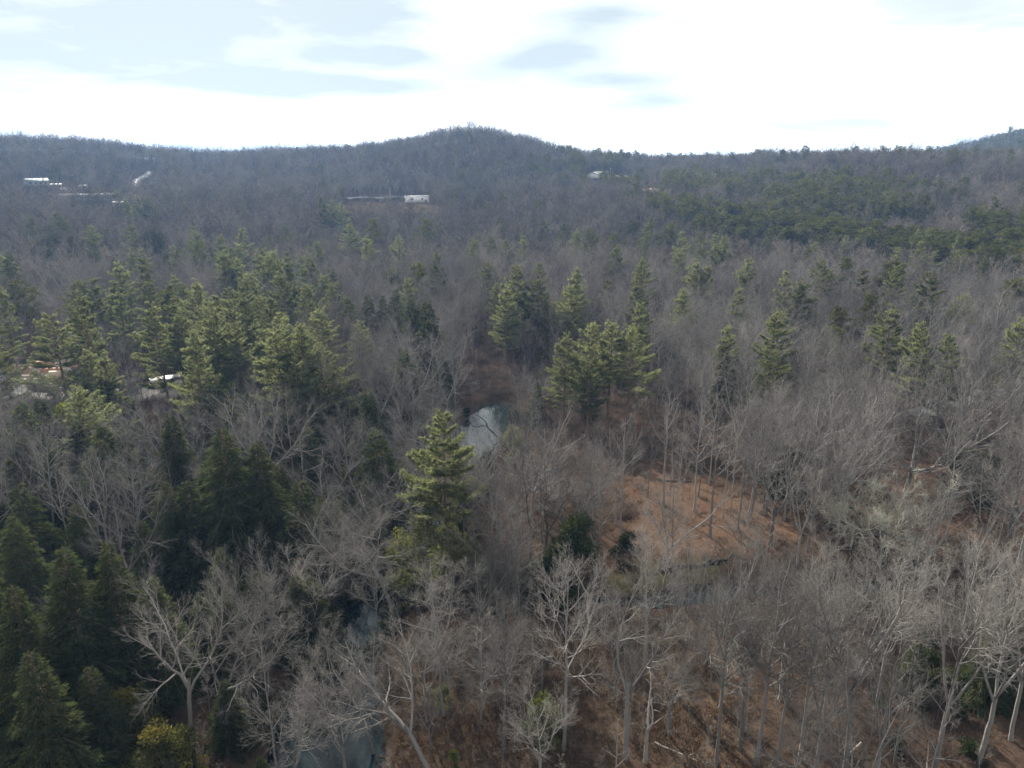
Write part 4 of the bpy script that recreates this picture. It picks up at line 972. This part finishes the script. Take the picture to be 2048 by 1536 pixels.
def sparse(x, y):
    """fraction of the wood's density"""
    f = np.ones_like(x)
    f = np.where(in_poly(x, y, CLEAR2), 0.25, f); f = np.where(in_poly(x, y, LOT), 0.14, f)
    f = np.where((x > 20) & (y < 98), 0.4, f); f = np.where((x < -17) & (x > -75) & (y > 92) & (y < 165), 0.6, f); f = np.where((x < -33) & (y < 66), 0.0, f); f = np.where(y > 150, 0.82, f); f = np.where(in_poly(x, y, [(8, 118), (44, 118), (34, 162), (-4, 162)]), 0.07, f); f = np.where(in_poly(x, y, [(-2, 162), (30, 162), (20, 200), (-14, 200)]), f * 0.2, f)
    f = np.where((x < -30) & (y < 92), 0.32, f)                       # hemlocks rule here
    return f
def grid_pts(seed, r0, r1, sp, azm=39):
    rng = np.random.default_rng(seed); n = int(r1 * math.sin(math.radians(azm)) / sp) + 2
    i, j = np.meshgrid(np.arange(-n, n + 1), np.arange(0, int(r1 / (sp * 0.87)) + 1)); x = (i + 0.5 * (j % 2)) * sp; y = j * sp * 0.87
    x = x.ravel() + rng.normal(0, sp * 0.27, x.size); y = y.ravel() + rng.normal(0, sp * 0.27, y.size)
    r = np.hypot(x, y); m = (r > r0) & (r < r1) & (np.abs(np.degrees(np.arctan2(x, y))) < azm) & (y > 0); x, y = x[m], y[m]
    m = ~clear_of(x, y) & (rng.random(x.size) < sparse(x, y)); return x[m], y[m], rng
wx, wy, wr = grid_pts(35, 140, 430, 9.5)
k_ = (in_poly(wx, wy, [(-125, 168), (-70, 138), (-36, 136), (-40, 165), (-62, 225), (-75, 290), (-110, 290), (-140, 215)]) & (wr.random(wx.size) < 0.6)) | (wr.random(wx.size) < np.where(np.hypot(wx, wy) > 230, 0.075, 0.045))
k_ &= ~in_poly(wx, wy, LOT) & (np.array([min(math.hypot(t[2] - a, t[3] - b) for t in TREES) for a, b in zip(wx, wy)]) > 4)
for a, b in zip(wx[k_], wy[k_]): plant(pick(PC['wp_mid']), 'white_pine_tree', a, b, float(wr.uniform(18, 26)), None, 'pine tree', 'white pines of the valley', 1.0 + 0.2 * wr.random(), tilt=0.02)
hx = np.array([t[2] for t in TREES]); hy = np.array([t[3] for t in TREES])
fx, fy, frng = grid_pts(31, 46, 330, 6.2)
dmin = np.array([np.min(np.hypot(hx - a, hy - b)) for a, b in zip(fx, fy)]); k_ = dmin > 2.6
fx, fy = fx[k_], fy[k_]
HC = [(t[2], t[3], math.hypot(t[2], t[3])) for t in TREES if (t[1] in ('hemlock', 'white_pine', 'pine') and t[4] > 9) or t[1] in ('orn', 'spread')]
def hides(x, y, back=26.0, half=3.0):
    """the photograph shows the evergreens standing clear of the bare crowns before them"""
    r = np.hypot(x, y); m = np.zeros(len(x), bool)
    for a, b, r0 in HC:
        side = np.abs((x * b - y * a) / r0); m |= (side < half * r / r0) & (r > r0 - back) & (r < r0 + 1)
    return m
k_ = ~hides(fx, fy) | (frng.random(len(fx)) < 0.12); fx, fy = fx[k_], fy[k_]
o_ = np.argsort(np.hypot(fx, fy)); fx, fy = fx[o_], fy[o_]
n_bare = sum(1 for t in TREES if t[0].name.startswith('bare_tree')); N_SINGLE = 298 - 63 - n_bare
for a, b in zip(fx[:N_SINGLE], fy[:N_SINGLE]):
    r = math.hypot(a, b); q = frng.random(); near = r < 92
    key = 'thin' if q < 0.2 else ('straight' if q < 0.5 else 'vase' if q < 0.85 else 'fork') if near else ('mstraight' if q < 0.3 else 'mvase' if q < 0.72 else 'mwide')
    plant(pick(PB[key]), 'bare_tree', a, b, float(np.clip(frng.normal(18.5, 2.6), 11, 24)), None, 'tree', 'bare trees of the creek valley', 1.0, tilt=0.03)
REST = (fx[N_SINGLE:], fy[N_SINGLE:])
# trees along the water whose crowns close over it, and small trees in the opening
for bx_, by_, bh_, bk_, br_ in ((-27.2, 79, 16, 'wide', 0.0), (-26.5, 86, 17, 'lean', 0.2), (-24.5, 95, 17, 'wide', 0.0), (-21.5, 103, 18, 'wide', 0.0), (-20.6, 111, 18, 'wide', 0.0), (-11.8, 111, 15, 'vase', 0.0),
                            (-20.4, 121, 18, 'wide', 0.0), (-11.4, 122, 11, 'vase', 0.0), (-18.4, 134, 17, 'wide', 0.0), (-15.2, 147, 15, 'vase', 0.0), (-14.8, 64, 13, 'lean', 3.1)):
    plant(pick(PB[bk_]), 'bare_tree', bx_, by_, bh_, None, 'tree', 'bare trees of the creek valley', 1.1, rz=br_ if bk_ == 'lean' else None, tilt=0.03)
for k in range(38):
    bx_ = -12 + 38 * frng.random(); by_ = 56 + 31 * frng.random()
    plant(pick(PB['vase' if k % 2 else 'thin']), 'bare_tree', bx_, by_, float(frng.uniform(6, 15)), None, 'tree', 'bare trees of the creek valley', 1.25, tilt=0.05)
for bx_, by_, bh_ in ((24.5, 121, 19), (29.5, 125, 21), (33.8, 121.5, 20), (38.5, 117, 22), (27.8, 112.5, 17), (35.6, 112, 21), (22.6, 127, 20), (41.5, 121, 21), (32, 128.5, 18), (25.8, 106, 16)):
    plant(pick(PB['thin']), 'bare_tree', bx_, by_, bh_, None, 'tree', 'bare trees of the creek valley', 0.8, tilt=0.03)
# young hemlocks under the left bank's trees
ux, uy, ur = grid_pts(77, 48, 175, 7.2)
k_ = (ux < -17 - 5 * (uy < 100)) & (ux > -95) & (np.array([np.min(np.hypot(hx - a, hy - b)) for a, b in zip(ux, uy)]) > 2.2) & (ur.random(ux.size) < np.where(uy < 110, 0.85, np.where(ux > -48, 0.75, 0.66)))
for a, b in zip(ux[k_], uy[k_]):
    plant(pick(PC['hem_mid' if math.hypot(a, b) > 95 else 'hem_near']), 'hemlock_tree', a, b, float(ur.uniform(7, 14) if math.hypot(a, b) < 95 else ur.uniform(9, 19)), None, 'hemlock', 'hemlocks of the creek valley', 1.35)
# dark pine stand on the right-hand plateau
def blotch(x, y, s, seed):
    return np.sin(x / s + seed) * np.cos(y / (s * 0.8) + seed * 1.7) + 0.6 * np.sin((x + 0.7 * y) / (s * 0.45) + seed * 2.3)
sx, sy, sr = grid_pts(91, 330, 720, 7.0)
az_ = np.degrees(np.arctan2(sx, sy)); rr_ = np.hypot(sx, sy)
lim = np.interp(az_, [4, 10, 16, 24, 34], [700, 520, 430, 360, 330])
k_ = (az_ > 6) & (rr_ > lim) & (rr_ < np.interp(az_, [6, 12, 20, 34], [640, 720, 690, 560])) & (blotch(sx, sy, 42, 1.3) > -0.2)
sx, sy = sx[k_], sy[k_]; o_ = np.argsort(np.hypot(sx, sy)); sx, sy = sx[o_], sy[o_]
n_pine = sum(1 for t in TREES if t[0].name.startswith('pine_tree')); NP = 296 - n_pine
sx1, sy1 = sx[:NP], sy[:NP]; band_of = {}; NB = 12
BANDW = 'front second third fourth fifth sixth seventh eighth ninth tenth eleventh twelfth thirteenth fourteenth fifteenth sixteenth seventeenth eighteenth nineteenth twentieth'.split()
TENS = {20: 'twentieth', 30: 'thirtieth'}
def nth(k): return NTH[k] if k < 24 else f'number {k + 1}'
slab = {}
for k in range(0, NP, 20):
    ids = sorted(range(k, min(k + 20, len(sx1))), key=lambda i: math.atan2(sx1[i], sy1[i]))
    for j, i in enumerate(ids): slab[i] = f'{NTH[j]} dark pine from the left in the {BANDW[k // 20]} band of the right-hand pine stand'
for i_, (a, b) in enumerate(zip(sx1, sy1)):
    plant(pick(PC['pine']), 'pine_tree', a, b, float(sr.uniform(17.5, 22.5)), slab[i_], 'pine tree', 'dark pines of the right-hand stand', 1.15, tilt=0.03)
PREST = (sx[NP:], sy[NP:])

# ------------------------------------------------------------------ masses: the far wood, far pines, undergrowth
def proto_set(name, meshes):
    col = bpy.data.collections.new(name)
    for k, me in enumerate(meshes):
        o = bpy.data.objects.new(f'{name}_{k}', me); col.objects.link(o)
    return col
def mass(name, label, x, y, z, idx, scl, rot, col, cat):
    me = bpy.data.meshes.new(name); n = len(x); me.vertices.add(n); me.vertices.foreach_set('co', np.stack([x, y, z], 1).astype(np.float32).ravel())
    for nm, ty, v in (('idx', 'INT', idx), ('scl', 'FLOAT', scl), ('rot', 'FLOAT', rot)):
        at = me.attributes.new(nm, ty, 'POINT'); at.data.foreach_set('value', np.asarray(v, np.int32 if ty == 'INT' else np.float32))
    me.update(); o = add(name, me); tag(o, label, cat, None, 'stuff')
    ng = bpy.data.node_groups.new(name, 'GeometryNodeTree'); ng.interface.new_socket('Geometry', in_out='INPUT', socket_type='NodeSocketGeometry'); ng.interface.new_socket('Geometry', in_out='OUTPUT', socket_type='NodeSocketGeometry')
    N = ng.nodes; L = ng.links; gi = N.new('NodeGroupInput'); go = N.new('NodeGroupOutput'); iop = N.new('GeometryNodeInstanceOnPoints'); ci = N.new('GeometryNodeCollectionInfo')
    ci.inputs['Collection'].default_value = col; ci.inputs['Separate Children'].default_value = True; ci.inputs['Reset Children'].default_value = True
    def na(nm, ty):
        q = N.new('GeometryNodeInputNamedAttribute'); q.data_type = ty; q.inputs['Name'].default_value = nm; return q.outputs['Attribute']
    L.new(gi.outputs[0], iop.inputs['Points']); L.new(ci.outputs[0], iop.inputs['Instance']); iop.inputs['Pick Instance'].default_value = True
    L.new(na('idx', 'INT'), iop.inputs['Instance Index']); L.new(na('scl', 'FLOAT'), iop.inputs['Scale'])
    cx = N.new('ShaderNodeCombineXYZ'); L.new(na('rot', 'FLOAT'), cx.inputs[2]); L.new(cx.outputs[0], iop.inputs['Rotation'])
    L.new(iop.outputs[0], go.inputs[0]); md = o.modifiers.new('scatter', 'NODES'); md.node_group = ng
    return o
def join_parts(proto, name):
    """one mesh of a prototype's parts, for the far mass"""
    V = []; F = []; MI = []; mats = []; n = 0
    for pn, me in proto['parts']:
        v = np.empty(len(me.vertices) * 3, np.float32); me.vertices.foreach_get('co', v); V.append(v.reshape(-1, 3))
        lt = np.empty(len(me.polygons), np.int32); me.polygons.foreach_get('loop_total', lt); vi = np.empty(len(me.loops), np.int32); me.loops.foreach_get('vertex_index', vi)
        mt = me.materials[0]
        if mt not in mats: mats.append(mt)
        F.append((vi + n, lt)); MI.append(np.full(len(lt), mats.index(mt))); n += len(v) // 3
    V = np.concatenate(V); loops = np.concatenate([f[0] for f in F]); tot = np.concatenate([f[1] for f in F]); st = np.concatenate([[0], np.cumsum(tot)[:-1]])
    me = bpy.data.meshes.new(name); me.vertices.add(len(V)); me.vertices.foreach_set('co', V.ravel()); me.loops.add(len(loops)); me.loops.foreach_set('vertex_index', loops.astype(np.int32))
    me.polygons.add(len(tot)); me.polygons.foreach_set('loop_start', st.astype(np.int32))
    for m_ in mats: me.materials.append(m_)
    me.polygons.foreach_set('material_index', np.concatenate(MI).astype(np.int32)); me.polygons.foreach_set('use_smooth', np.ones(len(tot), bool)); me.update(calc_edges=True); return me
def raw(n, scale=1.0):
    return n
far_meshes = [join_parts(bare_proto(301 + i, k, 'far', trunk='farwood', twig='farwood'), 'far_bare') for i, k in enumerate(('straight', 'vase', 'wide', 'vase', 'wide'))]
mid_meshes = [join_parts(p, 'mid_bare') for p in PB['mstraight'][:1] + PB['mvase'] + PB['mwide']]
wood = proto_set('wood_source', mid_meshes)
x, y = REST; rg = np.random.default_rng(61); n = len(x)
mass('bare_wood', 'grey leafless wood filling the middle distance', x, y, ground_z(x, y) - 0.2, rg.integers(0, len(mid_meshes), n), rg.normal(0.80, 0.16, n).clip(0.42, 1.15), rg.random(n) * 6.28, wood, 'wood')
x, y, rg = grid_pts(62, 326, 1120, 7.6, 40); k_ = ~hides(x, y, 40, 3.5); x, y = x[k_], y[k_]; n = len(x)
fw = proto_set('far_source', far_meshes)
mass('far_wood', 'blue-grey leafless wood covering the far slopes and hill', x, y, ground_z(x, y) - 0.3, rg.integers(0, len(far_meshes), n), rg.normal(0.76, 0.12, n).clip(0.4, 1.1), rg.random(n) * 6.28, fw, 'wood')
# far pines: on the hill's right flank, along its foot, and thinly elsewhere
pm = [join_parts(pine_proto(351 + i, 60, 12, 18, 'pine', 3.9, 0.35, 0.95), 'far_pine') for i in range(3)]
x, y, rg = grid_pts(63, 480, 1080, 9.5, 39); az_ = np.degrees(np.arctan2(x, y)); rr_ = np.hypot(x, y)
p = np.where((az_ > -5) & (az_ < 8.5) & (rr_ > 640) & (rr_ < 880), np.where(az_ > 0.5, 0.8, 0.3) * (blotch(x, y, 33, 4) > -0.35) * ((rr_ < 820) | (az_ > 2.5)), 0.035)
p = np.where((az_ < -12) & (rr_ < 900), 0.04, p); p = np.where((az_ > 8.5) & (rr_ > 600), 0.22 * (blotch(x, y, 45, 2) > 0.1), p)
k_ = rg.random(x.size) < p; x = np.concatenate([x[k_], PREST[0]]); y = np.concatenate([y[k_], PREST[1]]); n = len(x); az_k = np.degrees(np.arctan2(x, y))
mass('far_pine_wood', 'dark pines massed on the right flank of the far hill', x, y, ground_z(x, y) - 0.3, rg.integers(0, 3, n), (np.where(az_k > 4, 1.05, 0.86) * rg.normal(1.0, 0.12, n)).clip(0.5, 1.35), rg.random(n) * 6.28, proto_set('pine_source', pm), 'wood')
# the mountain and the ground beyond the plateau, farther out
x, y, rg = grid_pts(64, 1120, 2300, 12, 42); az_ = np.degrees(np.arctan2(x, y)); k_ = (az_ > 22); x, y = x[k_], y[k_]; n = len(x)
mass('mountain_wood', 'dark wood covering the distant mountain at the right edge', x, y, ground_z(x, y) - 0.3, rg.integers(0, 4, n), rg.normal(1.15, 0.15, n), rg.random(n) * 6.28, proto_set('mountain_source', far_meshes[:1] + pm), 'wood')
# undergrowth
def brush_mesh(seed, n=46, h=1.7):
    rg = np.random.default_rng(seed); a = rg.random(n) * 6.28; r = 0.9 * np.sqrt(rg.random(n)); P0 = np.stack([r * np.cos(a), r * np.sin(a), 0 * a - 0.1], 1)
    d = norm(np.stack([np.cos(a) * 0.45, np.sin(a) * 0.45, np.ones(n)], 1) + rg.normal(0, 0.28, (n, 3))); P1 = P0 + d * (h * (0.45 + 0.8 * rg.random(n)))[:, None]
    ac = Acc(); ac.spikes(P0, P1, np.full(n, 0.022)); t = rg.random(n * 3); k = rg.integers(0, n, n * 3); q = P0[k] * (1 - t[:, None]) + P1[k] * t[:, None]
    ac.spikes(q, q + norm(rg.normal(0, 1, (n * 3, 3)) + np.array([0, 0, 0.7])) * (0.25 + 0.35 * rg.random((n * 3, 1))), np.full(n * 3, 0.013)); return ac.mesh('brush', M['brush'])
def grass_mesh(seed, n=60):
    rg = np.random.default_rng(seed); a = rg.random(n) * 6.28; r = 0.8 * np.sqrt(rg.random(n)); p = np.stack([r * np.cos(a), r * np.sin(a), 0 * a - 0.03], 1)
    d = norm(rg.normal(0, 0.55, (n, 3)) + np.array([0, 0, 0.8])); ac = Acc(); ac.tris(leaf_tris(rg, p, d, 0.3 + 0.4 * rg.random(n), np.full(n, 0.10))); return ac.mesh('straw', M['strawleaf'], False)
M['strawleaf'] = leaf('straw_grass', (0.09, 0.062, 0.044), (0.19, 0.138, 0.096), 0.3, 0.6, 1.3, (1.1, 1.0, 0.8))
def under_pts(seed, r0, r1, sp):
    rng = np.random.default_rng(seed); n = int(r1 * 0.65 / sp) + 2
    i, j = np.meshgrid(np.arange(-n, n + 1), np.arange(0, int(r1 / sp) + 1)); x = i.ravel() * sp + rng.normal(0, sp * 0.4, i.size); y = j.ravel() * sp + rng.normal(0, sp * 0.4, i.size)
    r = np.hypot(x, y); m = (r > r0) & (r < r1) & (np.abs(np.degrees(np.arctan2(x, y + 1e-6))) < 39) & (y > 0); x, y = x[m], y[m]
    dc, wc = seg_dist(x, y, CREEK); db, wb = seg_dist(x, y, BROOK); m = (dc > wc + 1.5) & (db > wb + 0.6); return x[m], y[m], rng
x, y, rg = under_pts(71, 50, 260, 2.3)
dens = 0.35 + 0.35 * (blotch(x, y, 9, 3) > 0); dens = np.where(in_poly(x, y, [(8, 118), (44, 118), (34, 162), (-4, 162)]), 0.2, dens); dens = np.where(in_poly(x, y, CLEAR) | in_poly(x, y, YARD) | in_poly(x, y, LOT), 0.015, dens); dens = np.where(in_poly(x, y, CLEAR2), 0.08, dens); dens = np.where(in_poly(x, y, FORE), 0.45 + 0.5 * (blotch(x, y, 6, 5) > 0.2), dens)
k_ = (rg.random(x.size) < dens); x, y = x[k_], y[k_]; n = len(x)
mass('undergrowth', 'brown leafless brush and briars on the forest floor', x, y, ground_z(x, y), rg.integers(0, 3, n), rg.uniform(0.5, 1.5, n), rg.random(n) * 6.28, proto_set('brush_source', [brush_mesh(401 + i) for i in range(3)]), 'undergrowth')
x, y, rg = under_pts(72, 50, 145, 1.0); k_ = (in_poly(x, y, FORE) & (rg.random(x.size) < 0.55 + 0.35 * (blotch(x, y, 5, 2) > 0))) | (rg.random(x.size) < np.where(in_poly(x, y, CLEAR), 0.06, 0.12)); x, y = x[k_], y[k_]; n = len(x)
mass('dry_grass', 'tan dry grass in the foreground opening', x, y, ground_z(x, y), rg.integers(0, 2, n), rg.uniform(0.5, 1.3, n), rg.random(n) * 6.28, proto_set('straw_source', [grass_mesh(411), grass_mesh(412)]), 'grass')
# saplings standing through the brush
x, y, rg = under_pts(74, 50, 330, 3.6); k_ = (rg.random(x.size) < np.where(in_poly(x, y, CLEAR), 0.05, np.where(in_poly(x, y, FORE), 0.55, np.where(in_poly(x, y, [(-11, 128), (-2, 128), (0, 172), (-12, 172)]), 0.02, np.where(in_poly(x, y, [(8, 120), (44, 120), (34, 162), (0, 162)]), 0.12, 0.42))))) & ~in_poly(x, y, YARD) & ~in_poly(x, y, LOT); x, y = x[k_], y[k_]; n = len(x)
sap = [join_parts(bare_proto(431 + i, 'thin', 'mid', 7.0, 'twig', 'twig', thick=0.8, ), 'sapling') for i in range(3)]
mass('sapling_thicket', 'thin grey leafless saplings crowding below the taller trees', x, y, ground_z(x, y) - 0.1, rg.integers(0, 3, n), rg.uniform(0.35, 1.05, n), rg.random(n) * 6.28, proto_set('sapling_source', sap), 'saplings')
# dark evergreen thicket on the left bank
x, y, rg = under_pts(73, 52, 175, 3.0); dc, wc = seg_dist(x, y, CREEK); db, wb = seg_dist(x, y, BROOK)
pr = np.where((x < -15) & (y < 135), 0.55 * np.clip(1.6 - dc / 45, 0.15, 1), 0.0); pr = np.maximum(pr, np.where((dc < 12) & (y > 95), 0.35, 0)); pr = np.where(in_poly(x, y, FORE) | in_poly(x, y, CLEAR), 0, pr); pr = np.maximum(pr, np.where((db < 4.5) & (x > -8) & (x < 14), 0.6, 0)); pr = np.maximum(pr, np.where((x > 38) & (y < 80), 0.25, 0))
k_ = rg.random(x.size) < pr; x, y = x[k_], y[k_]; n = len(x)
mass('evergreen_thicket', 'dark evergreen thicket along the creek banks', x, y, ground_z(x, y) - 0.1, rg.integers(0, 2, n), rg.uniform(0.28, 0.62, n), rg.random(n) * 6.28, proto_set('thicket_source', [join_parts(bush_proto(421, 1500, 'darkleaf', 6, 2.8, 0.55, 18), 'thicket'), join_parts(bush_proto(422, 1500, 'darkleaf', 5, 3.1, 0.55, 18), 'thicket')]), 'thicket')

# ------------------------------------------------------------------ haze
def build_haze():
    a = Acc(); a.box(-3600, 3600, -600, 5200, -8, HAZE_TOP); m = bpy.data.materials.new('haze'); nt, N, L = nodes(m)
    out = N.new('ShaderNodeOutputMaterial'); v = N.new('ShaderNodeVolumePrincipled'); v.inputs['Color'].default_value = HAZE_COL + (1,); v.inputs['Density'].default_value = HAZE; v.inputs['Anisotropy'].default_value = HAZE_G
    L.new(v.outputs[0], out.inputs['Volume']); m.cycles.homogeneous_volume = True; m.cycles.volume_sampling = 'DISTANCE'
    tag(add('haze', a.mesh('haze', m, False)), 'thin blue winter haze filling the valley air', kind='stuff')
HAZE_TOP = 150.0; HAZE = 0.000105; HAZE_G = 0.3; HAZE_COL = (0.32, 0.56, 1.0)
build_haze()

# ------------------------------------------------------------------ labels for the trees that have no words of their own
LM = [('the lone feathery white pine', -10.7, 104.6), ('the bright pool', -7, 160), ('the leafy bank', 31, 117), ('the pale crooked sycamore', -33.6, 62.5), ('the lichened tree', 56.2, 99.2), ('the low spreading oak', 73.2, 124.6),
      ('the silver car', 121, 181), ('the white carport', -92, 188), ('the gravel yard', -130, 198), ('the yellow-topped bush', -39.9, 62.5), ('the tall sunlit-edged hemlock', -40.8, 96.4), ('the columnar cedar', 10.2, 217.9),
      ('the white pine clump', 20, 164), ('the twin white pines', -45, 146.5), ('the tall forked foreground tree', 11.9, 62.2), ('the dead snag', 14, 61.9), ('the brook', 26, 94), ('the white trailer', -76, 606), ('the tan-roofed barn', 127, 690),
      ('the blue-grey roofed house', -396, 634), ('the long metal building', -330, 590), ('the row of hemlocks behind the pool', -32, 226), ('the tallest pale white pine', 2.2, 227.7), ('the round bushy white pine', 50.4, 169.6), ('the tan beech', -15.6, 267),
      ('the light green bush', -12.4, 90.9), ('the pale bush by the pool', 0.1, 141), ('the bright green pine', -96.3, 139.4), ('the blunt-topped broad hemlock', -43, 69.8), ('the grey hemlock in the lower left corner', -40.7, 52.9),
      ('the far road bend', -346, 700), ('the tan embankment', -108, 580), ('the white gabled building', 82, 770), ('the three pines left of the embankment', -113, 473), ('the big fan-crowned tree at lower right', 42.8, 59.8), ('the second clearing', 78, 122),
      ('the young green sapling', 3.2, 63.3), ('the small pointed hemlock', -31.9, 162.8), ('the dark pines at right', 97, 167), ('the yellow-green pine pair', 87, 228)]
ADJ = {'straight': 'straight-trunked', 'vase': 'fan-crowned', 'fork': 'fork-trunked', 'wide': 'broad-crowned', 'thin': 'slender', 'lean': 'leaning', 'spread': 'spreading', 'hemlock': '', 'white_pine': 'layered', 'pine': 'round-topped', 'bush': '', 'snag': 'broken'}
NOUN = {'hemlock': 'hemlock', 'white_pine': 'white pine', 'pine': 'pine', 'bush': 'evergreen bush', 'snag': 'dead tree'}
ORD = ['nearest', 'second nearest', 'third nearest', 'fourth nearest', 'fifth nearest', 'sixth nearest', 'seventh nearest', 'eighth nearest', 'ninth nearest', 'tenth nearest', 'eleventh nearest', 'twelfth nearest']
ORD += [f'{w} nearest' for w in 'thirteenth fourteenth fifteenth sixteenth seventeenth eighteenth nineteenth twentieth'.split()] + [f'{w} nearest' for w in ['twenty-' + q for q in 'first second third fourth fifth sixth seventh eighth ninth'.split()] + ['thirtieth'] + ['thirty-' + q for q in 'first second third fourth fifth sixth seventh eighth ninth'.split()]]
bins = {}
for e, kd, x, y, h in TREES:
    if e.get('label'): continue
    d = [math.hypot(x - a, y - b) * (1 + 0.15 * (abs(math.atan2(x, y) - math.atan2(a, b)) > 0.2)) for _, a, b in LM]; i = int(np.argmin(d)); nm, a, b = LM[i]
    r0 = math.hypot(a, b); u = (x * a + y * b) / r0 - r0; s = (x * b - y * a) / r0
    rel = ('behind' if u > 0 else 'in front of') if abs(u) > abs(s) else ('right of' if s > 0 else 'left of')
    if kd in NOUN: tall = {'hemlock': 15, 'white_pine': 23.5, 'pine': 16.5, 'bush': 5, 'snag': 5}[kd]; size = 'tall' if h > tall else 'short'; noun = f"{size} {ADJ.get(kd, '')} {NOUN[kd]}".replace('  ', ' ')
    else: size = 'tall' if h > 21.3 else 'mid-sized' if h > 18 else 'short'; noun = f"{size} {ADJ.get(kd, '')} bare tree"
    bins.setdefault((noun, rel, nm), []).append((math.hypot(x - a, y - b), e))
for (noun, rel, nm), L_ in bins.items():
    L_.sort(key=lambda q: q[0])
    for k, (_, e) in enumerate(L_):
        e['label'] = f'{noun} {rel} {nm}' if len(L_) == 1 else f'{ORD[min(k, len(ORD) - 1)]} {noun} {rel} {nm}'
